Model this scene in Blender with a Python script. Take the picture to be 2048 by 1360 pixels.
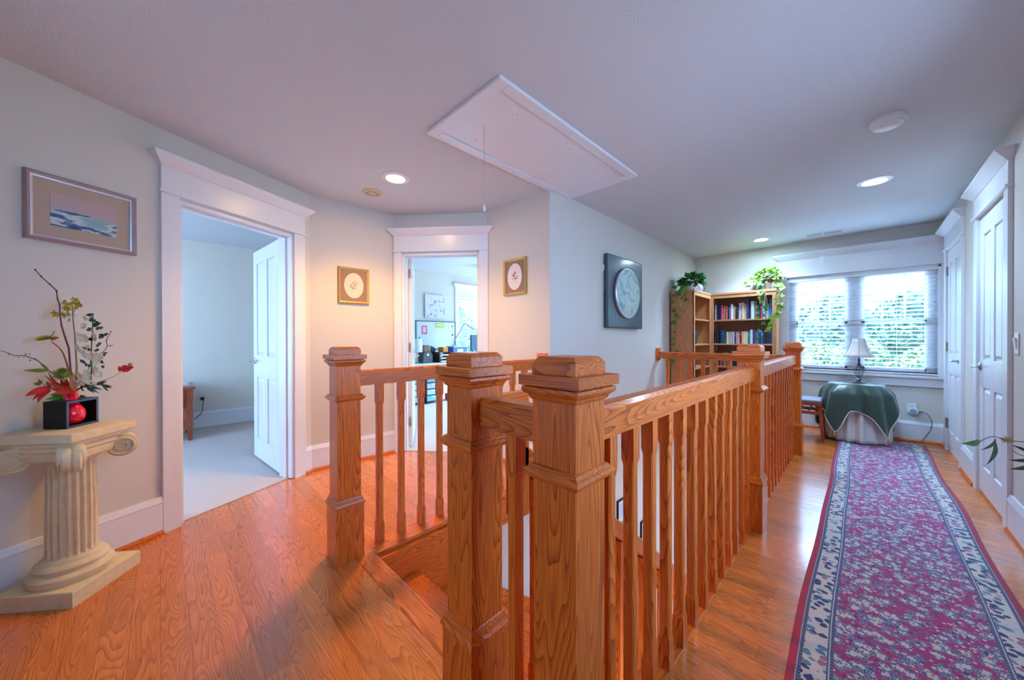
import bpy, bmesh, math, random
from mathutils import Vector, Matrix
random.seed(7)
PI = math.pi
SC = bpy.context.scene
for o in list(bpy.data.objects): bpy.data.objects.remove(o)
COL = SC.collection

# ------------------------------------------------------------------ camera
FPX, CX, CY, CAMH = 702.03, 1024.0, 680.0, 1.15
yaw, pit, rol = .7823, -.0041, -.0022
F = Vector((-math.sin(yaw), math.cos(yaw), 0)); R_ = Vector((math.cos(yaw), math.sin(yaw), 0)); U = Vector((0, 0, 1))
F, U = F*math.cos(pit)+U*math.sin(pit), U*math.cos(pit)-F*math.sin(pit)
R_, U = R_*math.cos(rol)+U*math.sin(rol), U*math.cos(rol)-R_*math.sin(rol)
cam = bpy.data.cameras.new('camera'); co = bpy.data.objects.new('camera', cam); COL.objects.link(co)
cam.sensor_width = 36; cam.lens = FPX/2048*36; cam.clip_start = .03; cam.clip_end = 300
M = Matrix((R_, U, -F)).transposed().to_4x4(); M.translation = Vector((0, 0, CAMH)); co.matrix_world = M
SC.camera = co
CAM = Vector((0, 0, CAMH))
def at(u, v, depth):
    'point seen at pixel (u,v) at a given depth'
    return CAM + (F + R_*((u-CX)/FPX) + U*((CY-v)/FPX))*depth
# ------------------------------------------------------------------ light
SC.view_settings.view_transform = 'Standard'; SC.view_settings.look = 'None'
SC.view_settings.gamma = 1; SC.view_settings.use_curve_mapping = False
SC.view_settings.exposure = 0.62
W = bpy.data.worlds.new('world'); SC.world = W; W.use_nodes = True
bg = W.node_tree.nodes['Background']; bg.inputs[0].default_value = (.35, .60, 1, 1); bg.inputs[1].default_value = 7.4
sun = bpy.data.lights.new('sun', 'SUN'); sun.energy = 5; sun.angle = .02; sun.color = (1, .95, .86)
so = bpy.data.objects.new('sun', sun); COL.objects.link(so); so.location = (20, 0, 30)
so.rotation_euler = Vector((.40, .30, -1)).to_track_quat('-Z', 'Y').to_euler()
LAMP_W = 300.0
l = bpy.data.lights.new('added_sky_fill', 'AREA'); l.shape = 'RECTANGLE'; l.size = 7; l.size_y = 4; l.energy = 6800; l.color = (.40, .68, 1)  # added blue area light outdoors, boosting daylight through the hall window
o = bpy.data.objects.new('added_sky_fill', l); COL.objects.link(o); o.location = (0, 11.5, 6); o.rotation_euler = Vector((0, -1, -.62)).to_track_quat('-Z', 'Y').to_euler()
for n, loc, rot, sx, sy in (('window_portal', (-.06, 6.12, 1.33), (PI/2, 0, 0), 1.3, 1.15), ('office_portal', (-5.82, 4.8, 1.4), (PI/2, 0, PI/2), 1.1, 1.2)):
    l = bpy.data.lights.new(n, 'AREA'); l.shape = 'RECTANGLE'; l.size = sx; l.size_y = sy; l.cycles.is_portal = True
    o = bpy.data.objects.new(n, l); COL.objects.link(o); o.location = loc; o.rotation_euler = rot
    if n == 'window_portal': o.rotation_euler = (-PI/2, 0, 0)
    else: o.rotation_euler = Vector((1, 0, 0)).to_track_quat('-Z', 'Y').to_euler()

# ------------------------------------------------------------------ materials
def mat(name, col, rough=.5, metal=0, emit=None, es=0, coat=0, bump=None, spec=None):
    m = bpy.data.materials.new(name); m.use_nodes = True
    nt = m.node_tree; b = nt.nodes['Principled BSDF']
    b.inputs['Base Color'].default_value = (*col, 1); b.inputs['Roughness'].default_value = rough; b.inputs['Metallic'].default_value = metal
    if coat: b.inputs['Coat Weight'].default_value = coat; b.inputs['Coat Roughness'].default_value = .12
    if spec is not None: b.inputs['Specular IOR Level'].default_value = spec
    if emit: b.inputs['Emission Color'].default_value = (*emit, 1); b.inputs['Emission Strength'].default_value = es
    tc = nt.nodes.new('ShaderNodeTexCoord')
    nz = nt.nodes.new('ShaderNodeTexNoise'); nt.links.new(tc.outputs['Object'], nz.inputs['Vector'])
    sc, st, var = bump or (6, 0, .04)
    nz.inputs['Scale'].default_value = sc; nz.inputs['Detail'].default_value = 4
    mx = nt.nodes.new('ShaderNodeMix'); mx.data_type = 'RGBA'
    mx.inputs[6].default_value = (*[c*(1-var) for c in col], 1); mx.inputs[7].default_value = (*[min(1, c*(1+var)) for c in col], 1)
    nt.links.new(nz.outputs['Fac'], mx.inputs[0]); nt.links.new(mx.outputs[2], b.inputs['Base Color'])
    if st:
        bp = nt.nodes.new('ShaderNodeBump'); bp.inputs['Strength'].default_value = st; bp.inputs['Distance'].default_value = .004
        nt.links.new(nz.outputs['Fac'], bp.inputs['Height']); nt.links.new(bp.outputs[0], b.inputs['Normal'])
    return m
class NT:
    def __init__(s, m): s.nt = m.node_tree; s.b = s.nt.nodes['Principled BSDF']
    def n(s, t, **k):
        x = s.nt.nodes.new(t)
        for a, v in k.items(): setattr(x, a, v)
        return x
    def l(s, a, b): s.nt.links.new(a, b)
    def math(s, op, a, b=None, c=None):
        x = s.n('ShaderNodeMath', operation=op)
        for i, v in enumerate((a, b, c)):
            if v is None: continue
            if isinstance(v, (int, float)): x.inputs[i].default_value = v
            else: s.l(v, x.inputs[i])
        return x.outputs[0]
    def comb(s, x, y, z):
        c = s.n('ShaderNodeCombineXYZ')
        for i, v in enumerate((x, y, z)):
            if isinstance(v, (int, float)): c.inputs[i].default_value = v
            else: s.l(v, c.inputs[i])
        return c.outputs[0]
    def ramp(s, fac, stops):
        r = s.n('ShaderNodeValToRGB'); e = r.color_ramp.elements
        while len(e) > 1: e.remove(e[-1])
        e[0].position = stops[0][0]; e[0].color = (*stops[0][1], 1)
        for p, c in stops[1:]:
            q = e.new(p); q.color = (*c, 1)
        s.l(fac, r.inputs[0]); return r.outputs[0]
    def mix(s, fac, a, b, mode='MIX'):
        x = s.n('ShaderNodeMix', data_type='RGBA', blend_type=mode)
        for i, v in ((0, fac), (6, a), (7, b)):
            if isinstance(v, (int, float)): x.inputs[i].default_value = v
            elif isinstance(v, tuple): x.inputs[i].default_value = (*v, 1)
            else: s.l(v, x.inputs[i])
        return x.outputs[2]
def wood(name, axis, light, mid, dark, rough=.36, planks=False, coat=.14, freq=11, sc=1.0):
    m = bpy.data.materials.new(name); m.use_nodes = True; t = NT(m)
    tc = t.n('ShaderNodeTexCoord'); sp = t.n('ShaderNodeSeparateXYZ'); t.l(tc.outputs['Object'], sp.inputs[0])
    o = list(sp.outputs)
    along = o['xyz'.index(axis)]; cr = [o[i] for i in range(3) if 'xyz'[i] != axis]
    if planks:   # boards along x, 83 mm wide
        row = t.math('FLOOR', t.math('DIVIDE', cr[0], .083))
        wn = t.n('ShaderNodeTexWhiteNoise', noise_dimensions='1D'); t.l(row, wn.inputs['W'])
        xs = t.math('ADD', t.math('DIVIDE', along, 1.25), t.math('MULTIPLY', wn.outputs['Value'], 9))
        bid = t.math('FLOOR', xs)
        w2 = t.n('ShaderNodeTexWhiteNoise', noise_dimensions='2D'); t.l(t.comb(row, bid, 0), w2.inputs['Vector'])
        rnd = w2.outputs['Value']
        vec = t.comb(t.math('MULTIPLY', along, 1.35), t.math('MULTIPLY', cr[0], 12), t.math('MULTIPLY', rnd, 60))
        fy = t.math('FRACT', t.math('DIVIDE', cr[0], .083)); fx = t.math('FRACT', xs)
        gap = t.math('MINIMUM', t.math('MULTIPLY', t.math('MINIMUM', fy, t.math('SUBTRACT', 1, fy)), .083), t.math('MULTIPLY', t.math('MINIMUM', fx, t.math('SUBTRACT', 1, fx)), 1.25))
        gapm = t.math('LESS_THAN', gap, .0006)
    else:
        oi = t.n('ShaderNodeObjectInfo'); rnd = oi.outputs['Random']
        g = t.n('ShaderNodeNewGeometry')
        vec = t.comb(t.math('MULTIPLY', along, 1.1*sc), t.math('ADD', t.math('MULTIPLY', cr[0], 11*sc), t.math('MULTIPLY', rnd, 37)), t.math('ADD', t.math('MULTIPLY', cr[1], 11*sc), t.math('MULTIPLY', rnd, 91)))
    nz = t.n('ShaderNodeTexNoise'); nz.inputs['Scale'].default_value = 1; nz.inputs['Detail'].default_value = 1.2; nz.inputs['Roughness'].default_value = .35; nz.inputs['Distortion'].default_value = .25
    t.l(vec, nz.inputs['Vector'])
    s1 = t.math('POWER', t.math('FRACT', t.math('MULTIPLY', nz.outputs['Fac'], freq*2.9)), 2.6)
    # fine pores
    n2 = t.n('ShaderNodeTexNoise'); n2.inputs['Scale'].default_value = 1; n2.inputs['Detail'].default_value = 2
    sv = [0, 0, 0]; sv['xyz'.index(axis)] = 9*sc
    for i in range(3):
        if sv[i] == 0: sv[i] = 170*sc
    mp = t.n('ShaderNodeMapping'); mp.inputs['Scale'].default_value = sv; t.l(tc.outputs['Object'], mp.inputs[0]); t.l(mp.outputs[0], n2.inputs['Vector'])
    pore = t.math('MULTIPLY', t.math('SUBTRACT', n2.outputs['Fac'], .32), .9)
    fac = t.math('ADD', t.math('MULTIPLY', s1, .62), pore)
    colr = t.ramp(fac, [(0, light), (.35, mid), (.95, dark)])
    hv = t.n('ShaderNodeHueSaturation'); t.l(colr, hv.inputs['Color'])
    t.l(t.math('ADD', t.math('MULTIPLY', rnd, .32 if planks else .22), .86 if planks else .9), hv.inputs['Value'])
    out = hv.outputs[0]
    if planks: out = t.mix(gapm, out, tuple(c*.6 for c in dark))
    t.l(out, t.b.inputs['Base Color'])
    t.b.inputs['Roughness'].default_value = rough; t.b.inputs['Coat Weight'].default_value = coat; t.b.inputs['Coat Roughness'].default_value = .13
    bp = t.n('ShaderNodeBump'); bp.inputs['Strength'].default_value = .12; bp.inputs['Distance'].default_value = .001; t.l(fac, bp.inputs['Height']); t.l(bp.outputs[0], t.b.inputs['Normal'])
    return m
OL, OM, OD = (.86, .225, .026), (.68, .132, .011), (.24, .036, .004)
wz = wood('oak_vertical_grain', 'z', OL, OM, OD); wx = wood('oak_grain_x', 'x', OL, OM, OD); wy = wood('oak_grain_y', 'y', OL, OM, OD)
FL_ = (.74, .235, .042)
wfloor = wood('oak_floor_boards', 'x', FL_, (.62, .160, .026), (.34, .075, .011), rough=.24, planks=True, coat=.4, freq=9)
wshelf = wood('pale_oak_veneer', 'z', (.62, .30, .13), (.56, .25, .10), (.42, .17, .06), rough=.45, coat=0, freq=4)
wshelfx = wood('pale_oak_shelf', 'x', (.66, .33, .15), (.60, .28, .12), (.46, .19, .07), rough=.45, coat=0, freq=4)
wcherry = wood('cherry_wood', 'z', (.36, .09, .03), (.28, .06, .02), (.14, .025, .01), rough=.35, coat=.2, freq=5)
paint = mat('wall_paint', (.665, .635, .58), .65, bump=(350, .12, .01))
ceilm = mat('ceiling_texture_paint', (.64, .665, .70), .9, bump=(105, .75, .02))  # white ceiling; the blue of the window light is put into its colour
white = mat('white_trim_paint', (.78, .79, .83), .28)
roomp = mat('pale_green_room_paint', (.74, .70, .60), .7)
officep = mat('pale_office_paint', (.66, .64, .60), .7)
carpet = mat('grey_carpet', (.58, .49, .45), .95, bump=(160, .8, .14))
metal = mat('brushed_nickel', (.55, .53, .52), .25, 1)
bronze = mat('hinge_metal', (.42, .33, .30), .35, .9)
black = mat('black_lacquer', (.010, .010, .011), .45, spec=.25)
blackm = mat('black_plastic', (.03, .03, .035), .4)
plastic = mat('white_plastic', (.82, .82, .82), .35)
beigep = mat('aged_beige_plastic', (.60, .50, .33), .5)
stone = mat('cream_cast_stone', (.74, .61, .38), .75, bump=(28, .35, .16))
red = mat('glossy_red_glaze', (.92, .004, .03), .12, coat=.4)
gold = mat('gold_leaf_frame', (.62, .38, .10), .35, .6)
mauve = mat('mauve_wood_frame', (.34, .22, .22), .3, coat=.4)
silver = mat('silver_lip', (.6, .62, .68), .3, .6)
linen = mat('tan_linen_mat', (.48, .37, .29), .9, bump=(200, .1, .05))
brownmat = mat('brown_mat_board', (.30, .19, .16), .9)
glassm = bpy.data.materials.new('window_glass'); glassm.use_nodes = True
_t = glassm.node_tree; _t.nodes.remove(_t.nodes['Principled BSDF'])
_a = _t.nodes.new('ShaderNodeBsdfTransparent'); _g = _t.nodes.new('ShaderNodeBsdfGlossy'); _g.inputs['Roughness'].default_value = .02
_f = _t.nodes.new('ShaderNodeFresnel'); _f.inputs[0].default_value = 1.35; _m = _t.nodes.new('ShaderNodeMixShader')
_t.links.new(_f.outputs[0], _m.inputs[0]); _t.links.new(_a.outputs[0], _m.inputs[1]); _t.links.new(_g.outputs[0], _m.inputs[2]); _t.links.new(_m.outputs[0], _t.nodes['Material Output'].inputs[0])
def flat(name, c, rough=.6, **k): return mat(name, c, rough, **k)
def leafm(name, a, b):
    m = mat(name, a, .45); t = NT(m)
    oi = t.n('ShaderNodeTexCoord'); nz = t.n('ShaderNodeTexNoise'); nz.inputs['Scale'].default_value = 30; t.l(oi.outputs['Object'], nz.inputs['Vector'])
    t.l(t.ramp(nz.outputs['Fac'], [(.35, a), (.65, b)]), t.b.inputs['Base Color'])
    t.b.inputs['Subsurface Weight'].default_value = 0
    return m
green = leafm('deep_green_leaf', (.02, .16, .02), (.06, .34, .05))
lime = leafm('yellow_green_leaf', (.14, .40, .04), (.45, .62, .08))
olive = leafm('olive_leaf', (.14, .16, .02), (.34, .30, .05))
dgreen = leafm('dark_blue_green_leaf', (.02, .06, .025), (.05, .12, .045))

# ------------------------------------------------------------------ mesh helpers
def B(): return bmesh.new()
def xf(bm, vs, Mx):
    if Mx is not None:
        for v in vs: v.co = Mx @ v.co
def box(bm, x0, x1, y0, y1, z0, z1, mi=0, Mx=None):
    vs = [bm.verts.new((x, y, z)) for z in (z0, z1) for y in (y0, y1) for x in (x0, x1)]
    xf(bm, vs, Mx)
    for f in ((0, 2, 3, 1), (4, 5, 7, 6), (0, 1, 5, 4), (2, 6, 7, 3), (0, 4, 6, 2), (1, 3, 7, 5)):
        bm.faces.new([vs[i] for i in f]).material_index = mi
    return vs
def prism(bm, pts, z0, z1, mi=0, Mx=None):
    a = [bm.verts.new((p[0], p[1], z0)) for p in pts]; b = [bm.verts.new((p[0], p[1], z1)) for p in pts]
    xf(bm, a+b, Mx); n = len(pts)
    bm.faces.new(a[::-1]).material_index = mi; bm.faces.new(b).material_index = mi
    for i in range(n): bm.faces.new((a[i], a[(i+1) % n], b[(i+1) % n], b[i])).material_index = mi
def loft(bm, rings, mi=0, cap=True, closed=True):
    R = [[bm.verts.new(p) for p in r] for r in rings]
    for a, b in zip(R, R[1:]):
        n = len(a)
        for i in range(n if closed else n-1):
            bm.faces.new((a[i], a[(i+1) % n], b[(i+1) % n], b[i])).material_index = mi
    if cap:
        bm.faces.new(R[0][::-1]).material_index = mi; bm.faces.new(R[-1]).material_index = mi
def sq(bm, prof, cx=0, cy=0, mi=0, ch=0):
    rings = []
    for p in prof:
        h, z = p[0], p[1]; c = p[2] if len(p) > 2 else ch
        if ch or len(p) > 2:
            c = max(c, .0005)
            q = [(h-c, -h), (h, -h+c), (h, h-c), (h-c, h), (-h+c, h), (-h, h-c), (-h, -h+c), (-h+c, -h)]
        else: q = [(-h, -h), (h, -h), (h, h), (-h, h)]
        rings.append([(cx+x, cy+y, z) for x, y in q])
    loft(bm, rings, mi)
def lathe(bm, prof, seg=28, Mx=None, mi=0, cap=True, squash=1):
    rings = []
    for r, z in prof:
        rings.append([Vector((max(r, 1e-4)*math.cos(a*2*PI/seg), squash*max(r, 1e-4)*math.sin(a*2*PI/seg), z)) for a in range(seg)])
    if Mx is not None: rings = [[Mx @ p for p in r] for r in rings]
    loft(bm, rings, mi, cap)
def tube(bm, pts, r, seg=8, mi=0):
    pts = [Vector(p) for p in pts]; n = len(pts)
    rr = r if isinstance(r, (list, tuple)) else [r]*n
    up = Vector((0, 0, 1)); rings = []
    for i, p in enumerate(pts):
        d = (pts[min(i+1, n-1)]-pts[max(i-1, 0)]).normalized()
        a = d.cross(up if abs(d.z) < .95 else Vector((1, 0, 0))).normalized(); b = d.cross(a)
        rings.append([p+(a*math.cos(k*2*PI/seg)+b*math.sin(k*2*PI/seg))*rr[i] for k in range(seg)])
    loft(bm, rings, mi)
def smoothpts(pts, n=6):
    pts = [Vector(p) for p in pts]; P = [pts[0]]+pts+[pts[-1]]; out = []
    for i in range(1, len(P)-2):
        for k in range(n):
            t = k/n; a, b, c, d = P[i-1], P[i], P[i+1], P[i+2]
            out.append(.5*((2*b)+(c-a)*t+(2*a-5*b+4*c-d)*t*t+(3*b-a-3*c+d)*t*t*t))
    out.append(pts[-1]); return out
def leaf(bm, p0, p1, w, n=None, bend=.15, mi=0, seg=5, tip=1.0, fold=.25):
    p0, p1 = Vector(p0), Vector(p1); d = p1-p0; L = d.length
    if L < 1e-5: return
    n = Vector(n) if n is not None else -F
    s = d.cross(n)
    if s.length < 1e-6: s = d.cross(Vector((0, .1, 1)))
    s.normalize(); nn = s.cross(d).normalized()
    rows = []
    for i in range(seg+1):
        t = i/seg; ww = w*.5*math.sin(PI*min(1, (t*.94+.03)**(.75*tip)))
        c = p0+d*t+nn*(bend*L*math.sin(PI*t))
        rows.append([bm.verts.new(c-s*ww), bm.verts.new(c-nn*fold*ww), bm.verts.new(c+s*ww)])
    for a, b in zip(rows, rows[1:]):
        for k in (0, 1): bm.faces.new((a[k], a[k+1], b[k+1], b[k])).material_index = mi
def obj(name, bm, mats, parent=None, bevel=0, smooth=False, label=None, solid=0, subsurf=0):
    bmesh.ops.recalc_face_normals(bm, faces=bm.faces)
    me = bpy.data.meshes.new(name); bm.to_mesh(me); bm.free()
    for m in (mats if isinstance(mats, (list, tuple)) else [mats]): me.materials.append(m)
    o = bpy.data.objects.new(name, me); COL.objects.link(o)
    if parent: o.parent = parent
    if smooth:
        for p in me.polygons: p.use_smooth = True
        try: me.set_sharp_from_angle(angle=math.radians(38))
        except Exception: pass
    if solid:
        md = o.modifiers.new('s', 'SOLIDIFY'); md.thickness = solid; md.offset = 0
    if subsurf:
        md = o.modifiers.new('ss', 'SUBSURF'); md.levels = subsurf; md.render_levels = subsurf
    if bevel:
        md = o.modifiers.new('b', 'BEVEL'); md.width = bevel; md.segments = 2; md.limit_method = 'ANGLE'; md.angle_limit = .6
    if label: o['label'] = label
    return o
def tag(o, label, cat, group=None, kind=None):
    o['label'] = label; o['category'] = cat
    if group: o['group'] = group
    if kind: o['kind'] = kind
    return o
def thing(name, label, cat, loc=(0, 0, 0), rotz=0, group=None):
    o = bpy.data.objects.new(name, None); COL.objects.link(o); o.empty_display_size = .1
    o.location = loc; o.rotation_euler = (0, 0, rotz); return tag(o, label, cat, group)
def single(name, bm, mats, label, cat, loc=(0, 0, 0), rotz=0, group=None, **k):
    o = obj(name, bm, mats, **k); o.location = loc; o.rotation_euler = (0, 0, rotz); return tag(o, label, cat, group)
def struct(name, bm, mats, **k):
    o = obj(name, bm, mats, **k); o['kind'] = 'structure'; return o
def dup(root, loc=None, rotz=None, label=None):
    r = root.copy(); COL.objects.link(r)
    if loc is not None: r.location = loc
    if rotz is not None: r.rotation_euler = (0, 0, rotz)
    if label: r['label'] = label
    for ch in list(root.children):
        c = ch.copy(); COL.objects.link(c); c.parent = r
        for g in list(ch.children):
            d = g.copy(); COL.objects.link(d); d.parent = c
    return r

# ------------------------------------------------------------------ setting: walls
H = 2.40; ZL = -2.66; XB, Y4, YF, XR = -1.84, 2.30, 5.915, .635
A1 = math.radians(26.2); D1 = Vector((math.sin(A1), -math.cos(A1)))      # wall 1, from its far corner towards the camera
P12, P23, P34 = Vector((-3.395, .93)), Vector((-3.36, 1.68)), Vector((-2.63, 2.295))
class Frame:   # room lies to the left of direction d; local y points into the room
    def __init__(s, P, Q):
        s.P = Vector((P[0], P[1])); Q = Vector((Q[0], Q[1])); s.d = (Q-s.P).normalized(); s.L = (Q-s.P).length
        s.rz = math.atan2(s.d.y, s.d.x)
        s.M = Matrix.Translation((s.P.x, s.P.y, 0)) @ Matrix.Rotation(s.rz, 4, 'Z')
    def loc(s, a, b=0, z=0): return s.M @ Vector((a, b, z))
W1 = Frame(P12, P12+D1*2.9); W2 = Frame(P23, P12); W3 = Frame(P34, P23); W4 = Frame((XB, Y4), P34)
WB = Frame((XB, YF), (XB, Y4)); WF = Frame((XR, YF), (XB, YF)); WR = Frame((XR, -1.6), (XR, YF))
def wall(name, fr, openings=(), t=.12, m=paint, z0=0, z1=H, ext0=0, ext1=0, m2=None):
    bm = B(); cur = -ext0
    for a, b, c, d in sorted(openings):
        box(bm, cur, a, -t, 0, z0, z1, Mx=fr.M)
        if c > z0+.001: box(bm, a, b, -t, 0, z0, c, Mx=fr.M)
        box(bm, a, b, -t, 0, d, z1, Mx=fr.M); cur = b
    box(bm, cur, fr.L+ext1, -t, 0, z0, z1, Mx=fr.M)
    return struct(name, bm, [m])
O1 = (.163, .940, 0, 2.01)
L3 = W3.L
O3 = (L3-.879, L3-.085, 0, 2.01)
OWF = (XR-.61, XR+.70, .73, 1.935)
y0r = -1.6
O4a = (3.633-y0r, 4.343-y0r, 0, 2.03); O4b = (4.99-y0r, 5.70-y0r, 0, 2.03)
wall('wall_left', W1, [O1], ext0=.02)
wall('wall_left_angle', W2, ext0=.0, ext1=.03)
wall('wall_office_door', W3, [O3], ext0=0, ext1=.06)
wall('wall_back', W4, ext0=-.0, ext1=.04)
wall('wall_stair', WB, z0=ZL, ext0=.12, ext1=-.0)
wall('wall_far', WF, [OWF], ext0=.12, ext1=0)
wall('wall_right', WR, [(.8-y0r, 2.4-y0r, .7, 2.15), O4a, O4b])
wall('wall_behind', Frame((-2.9, -1.6), (XR, -1.6)), [(1.3, 2.1, .7, 1.9)])
bm = B(); box(bm, 1.2, 1.3, 3.2, YF+.1, -.03, H); box(bm, XR+.12, 1.3, 3.1, 3.2, -.03, H); struct('wall_closet', bm, [paint])
# ---- floor
bm = B()
def fl(pts): prism(bm, pts, -.03, 0)
e = .05
fl([(-2.2-e, -1.6), (XR, -1.6), (XR, .80), (-3.33-e, .80)])
fl([(-3.33-e, .80), (-1.86, .80), (-1.86, Y4), (-2.63-.03, 2.295+.03), (-3.36-.035, 1.68+.03), (-3.395-e, .93)])
fl([(-.53, .80), (XR, .80), (XR, YF), (-.53, YF)])
fl([(XB, 4.43), (-.53, 4.43), (-.53, YF), (XB, YF)])
struct('floor', bm, [wfloor])
bm = B(); box(bm, -4.2, 3, -1.6, YF, ZL-.05, ZL); struct('floor_lower', bm, [wfloor])
# closet / rooms beyond
bm = B(); c0 = W1.loc(-.3, -.035); c1 = W1.loc(2.9, -.035)
prism(bm, [(c0.x, c0.y), (c1.x, c1.y), (-2.3, -2.6), (-6.1, -2.6), (-6.1, 1.72), (-3.52, 1.72)], -.03, .006)
struct('floor_bedroom', bm, [carpet])
bm = B(); a = W3.loc(0, -.04); b = W3.loc(W3.L, -.04)
prism(bm, [(a.x, a.y), (b.x, b.y), (-3.5, 1.82), (-5.8, 1.82), (-5.8, 6.6), (XB-.13, 6.6), (XB-.13, 2.43)], -.03, .006)
struct('floor_office', bm, [carpet])
bm = B(); box(bm, XR, 1.5, 3.3, YF, -.03, 0); struct('floor_closet', bm, [wfloor])
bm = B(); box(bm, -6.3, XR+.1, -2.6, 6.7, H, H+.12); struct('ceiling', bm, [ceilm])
bm = B(); box(bm, -6.12, -6.0, -2.6, 1.72, 0, H); struct('wall_bedroom', bm, [roomp])
bm = B()
for x0, x1, z0, z1 in ((-6.1, -5.7, 0, H), (-5.7, -3.0, 0, .4), (-5.7, -3.0, 2.25, H), (-3.0, -2.2, 0, H)): box(bm, x0, x1, -2.7, -2.6, z0, z1)
struct('wall_bedroom_window_side', bm, [roomp])
bm = B(); box(bm, -6.12, -3.50, 1.72, 1.82, 0, H); struct('wall_partition', bm, [officep])
bm = B()  # office wall with window y 4.22..5.5
for y0, y1, z0, z1 in ((1.82, 4.22, 0, H), (4.22, 5.45, 0, .80), (4.22, 5.45, 2.0, H), (5.45, 6.7, 0, H)): box(bm, -5.82, -5.70, y0, y1, z0, z1)
struct('wall_office', bm, [officep])
# stairwell walls under the floor
bm = B(); box(bm, -1.98, -1.86, .80, Y4+.1, ZL, -.03); struct('wall_stair_lower', bm, [paint])
bm = B(); box(bm, -1.98, -.53, .66, .782, ZL, -.03); struct('wall_under_landing', bm, [paint])
bm = B(); box(bm, -1.96, 3, YF, YF+.12, ZL, -.03); struct('wall_lower_far', bm, [paint])
bm = B(); box(bm, 3, 3.1, -1.7, YF, ZL, -.03)
for x0, x1, z0, z1 in ((-4.2, -.3, ZL, -.03), (1.6, 3, ZL, -.03), (-.3, 1.6, ZL, -2.0), (-.3, 1.6, -.6, -.03)): box(bm, x0, x1, -1.7, -1.6, z0, z1)
struct('wall_lower_side', bm, [paint])
bm = B()
box(bm, -.53, -.40, .80, 4.43, -.30, -.03); box(bm, XB, -.40, 4.43, 4.56, -.30, -.03)
struct('trim_stair_fascia', bm, [white])

# ---- baseboards
def baseboard(name, fr, a, b, m=white, shoe=wx):
    bm = B()
    pr = [(0, .02), (.018, .02), (.018, .185), (.021, .188), (.010, .222), (0, .222)]
    rings = [[fr.M @ Vector((s, p[0], p[1])) for p in pr] for s in (a, b)]
    loft(bm, rings, 0)
    q = [(0, 0), (.030, 0), (.030, .012), (.022, .026), (0, .026)]
    loft(bm, [[fr.M @ Vector((s, p[0], p[1])) for p in q] for s in (a, b)], 1)
    o = struct(name, bm, [m, shoe]); return o
baseboard('baseboard_left', W1, O1[1]+.09, 2.9); baseboard('baseboard_left', W1, 0, O1[0]-.098)
baseboard('baseboard_left', W2, 0, W2.L)
baseboard('baseboard_back', W4, 0.0, W4.L)
baseboard('baseboard_stair', WB, 0, YF-4.50)
baseboard('baseboard_far', WF, 0.0, WF.L)
baseboard('baseboard_right', WR, 0, 3.543-y0r); baseboard('baseboard_right', WR, 4.433-y0r, 4.90-y0r); baseboard('baseboard_right', WR, 5.79-y0r, YF-y0r)
FB = Frame((-6.0, 1.72), (-6.0, -2.6)); FO = Frame((-5.70, 6.6), (-5.70, 1.82))
baseboard('baseboard_bedroom', FB, 0, FB.L, shoe=carpet); baseboard('baseboard_office', FO, 0, FO.L, shoe=carpet)

# ---- door and window trim
def crown(bm, fr, a, b, zb, zt, out=.055, ends=(1, 1), y0=.02, mi=0):
    # flared board, mitred and returned at both ends
    ea, eb = (out if ends[0] else 0), (out if ends[1] else 0)
    bot = [(a, 0, zb), (b, 0, zb), (b, y0+.004, zb), (a, y0+.004, zb)]
    top = [(a-ea, 0, zt-.014), (b+eb, 0, zt-.014), (b+eb, y0+out, zt-.014), (a-ea, y0+out, zt-.014)]
    tt = [(p[0], p[1], zt) for p in top]
    loft(bm, [[fr.M @ Vector(p) for p in r] for r in (bot, top, tt)], mi)
def casing(name, fr, a, b, zt, t=.12, w=.09, ends=(1, 1), left=True, right=True, jamb=True, wl=None, wr=None):
    bm = B(); wl = wl or w; wr = wr or w; o = .020
    if left: box(bm, a-wl, a, 0, o, 0, zt+.012, Mx=fr.M)
    if right: box(bm, b, b+wr, 0, o, 0, zt+.012, Mx=fr.M)
    box(bm, a-wl-.012, b+wr+.012, 0, o+.012, zt+.012, zt+.027, Mx=fr.M)
    box(bm, a-wl, b+wr, 0, o, zt+.027, zt+.172, Mx=fr.M)
    crown(bm, fr, a-wl, b+wr, zt+.172, zt+.238, ends=ends, y0=o)
    if jamb:
        box(bm, a, a+.02, -t-.02, .0, .006, zt, Mx=fr.M); box(bm, b-.02, b, -t-.02, 0, .006, zt, Mx=fr.M); box(bm, a, b, -t-.02, 0, zt-.02, zt, Mx=fr.M)
        for s0, s1 in ((a+.02, a+.032), (b-.032, b-.02)): box(bm, s0, s1, -.085, -.05, .006, zt-.02, Mx=fr.M)
        box(bm, a+.02, b-.02, -.085, -.05, zt-.032, zt-.02, Mx=fr.M)
        box(bm, a-w, a, -t-.02, -t, .006, zt+.09, Mx=fr.M); box(bm, b, b+w, -t-.02, -t, .006, zt+.09, Mx=fr.M); box(bm, a, b, -t-.02, -t, zt, zt+.09, Mx=fr.M)
    return struct(name, bm, [white], bevel=.0015)
casing('trim_1', W1, O1[0], O1[1], 2.01, wl=.098)
casing('trim_2', W3, O3[0], O3[1], 2.01, wr=.075, ends=(1, 1))
casing('trim_3', WR, O4a[0], O4a[1], 2.03, jamb=False); casing('trim_4', WR, O4b[0], O4b[1], 2.03, jamb=False, ends=(1, 1))
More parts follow.
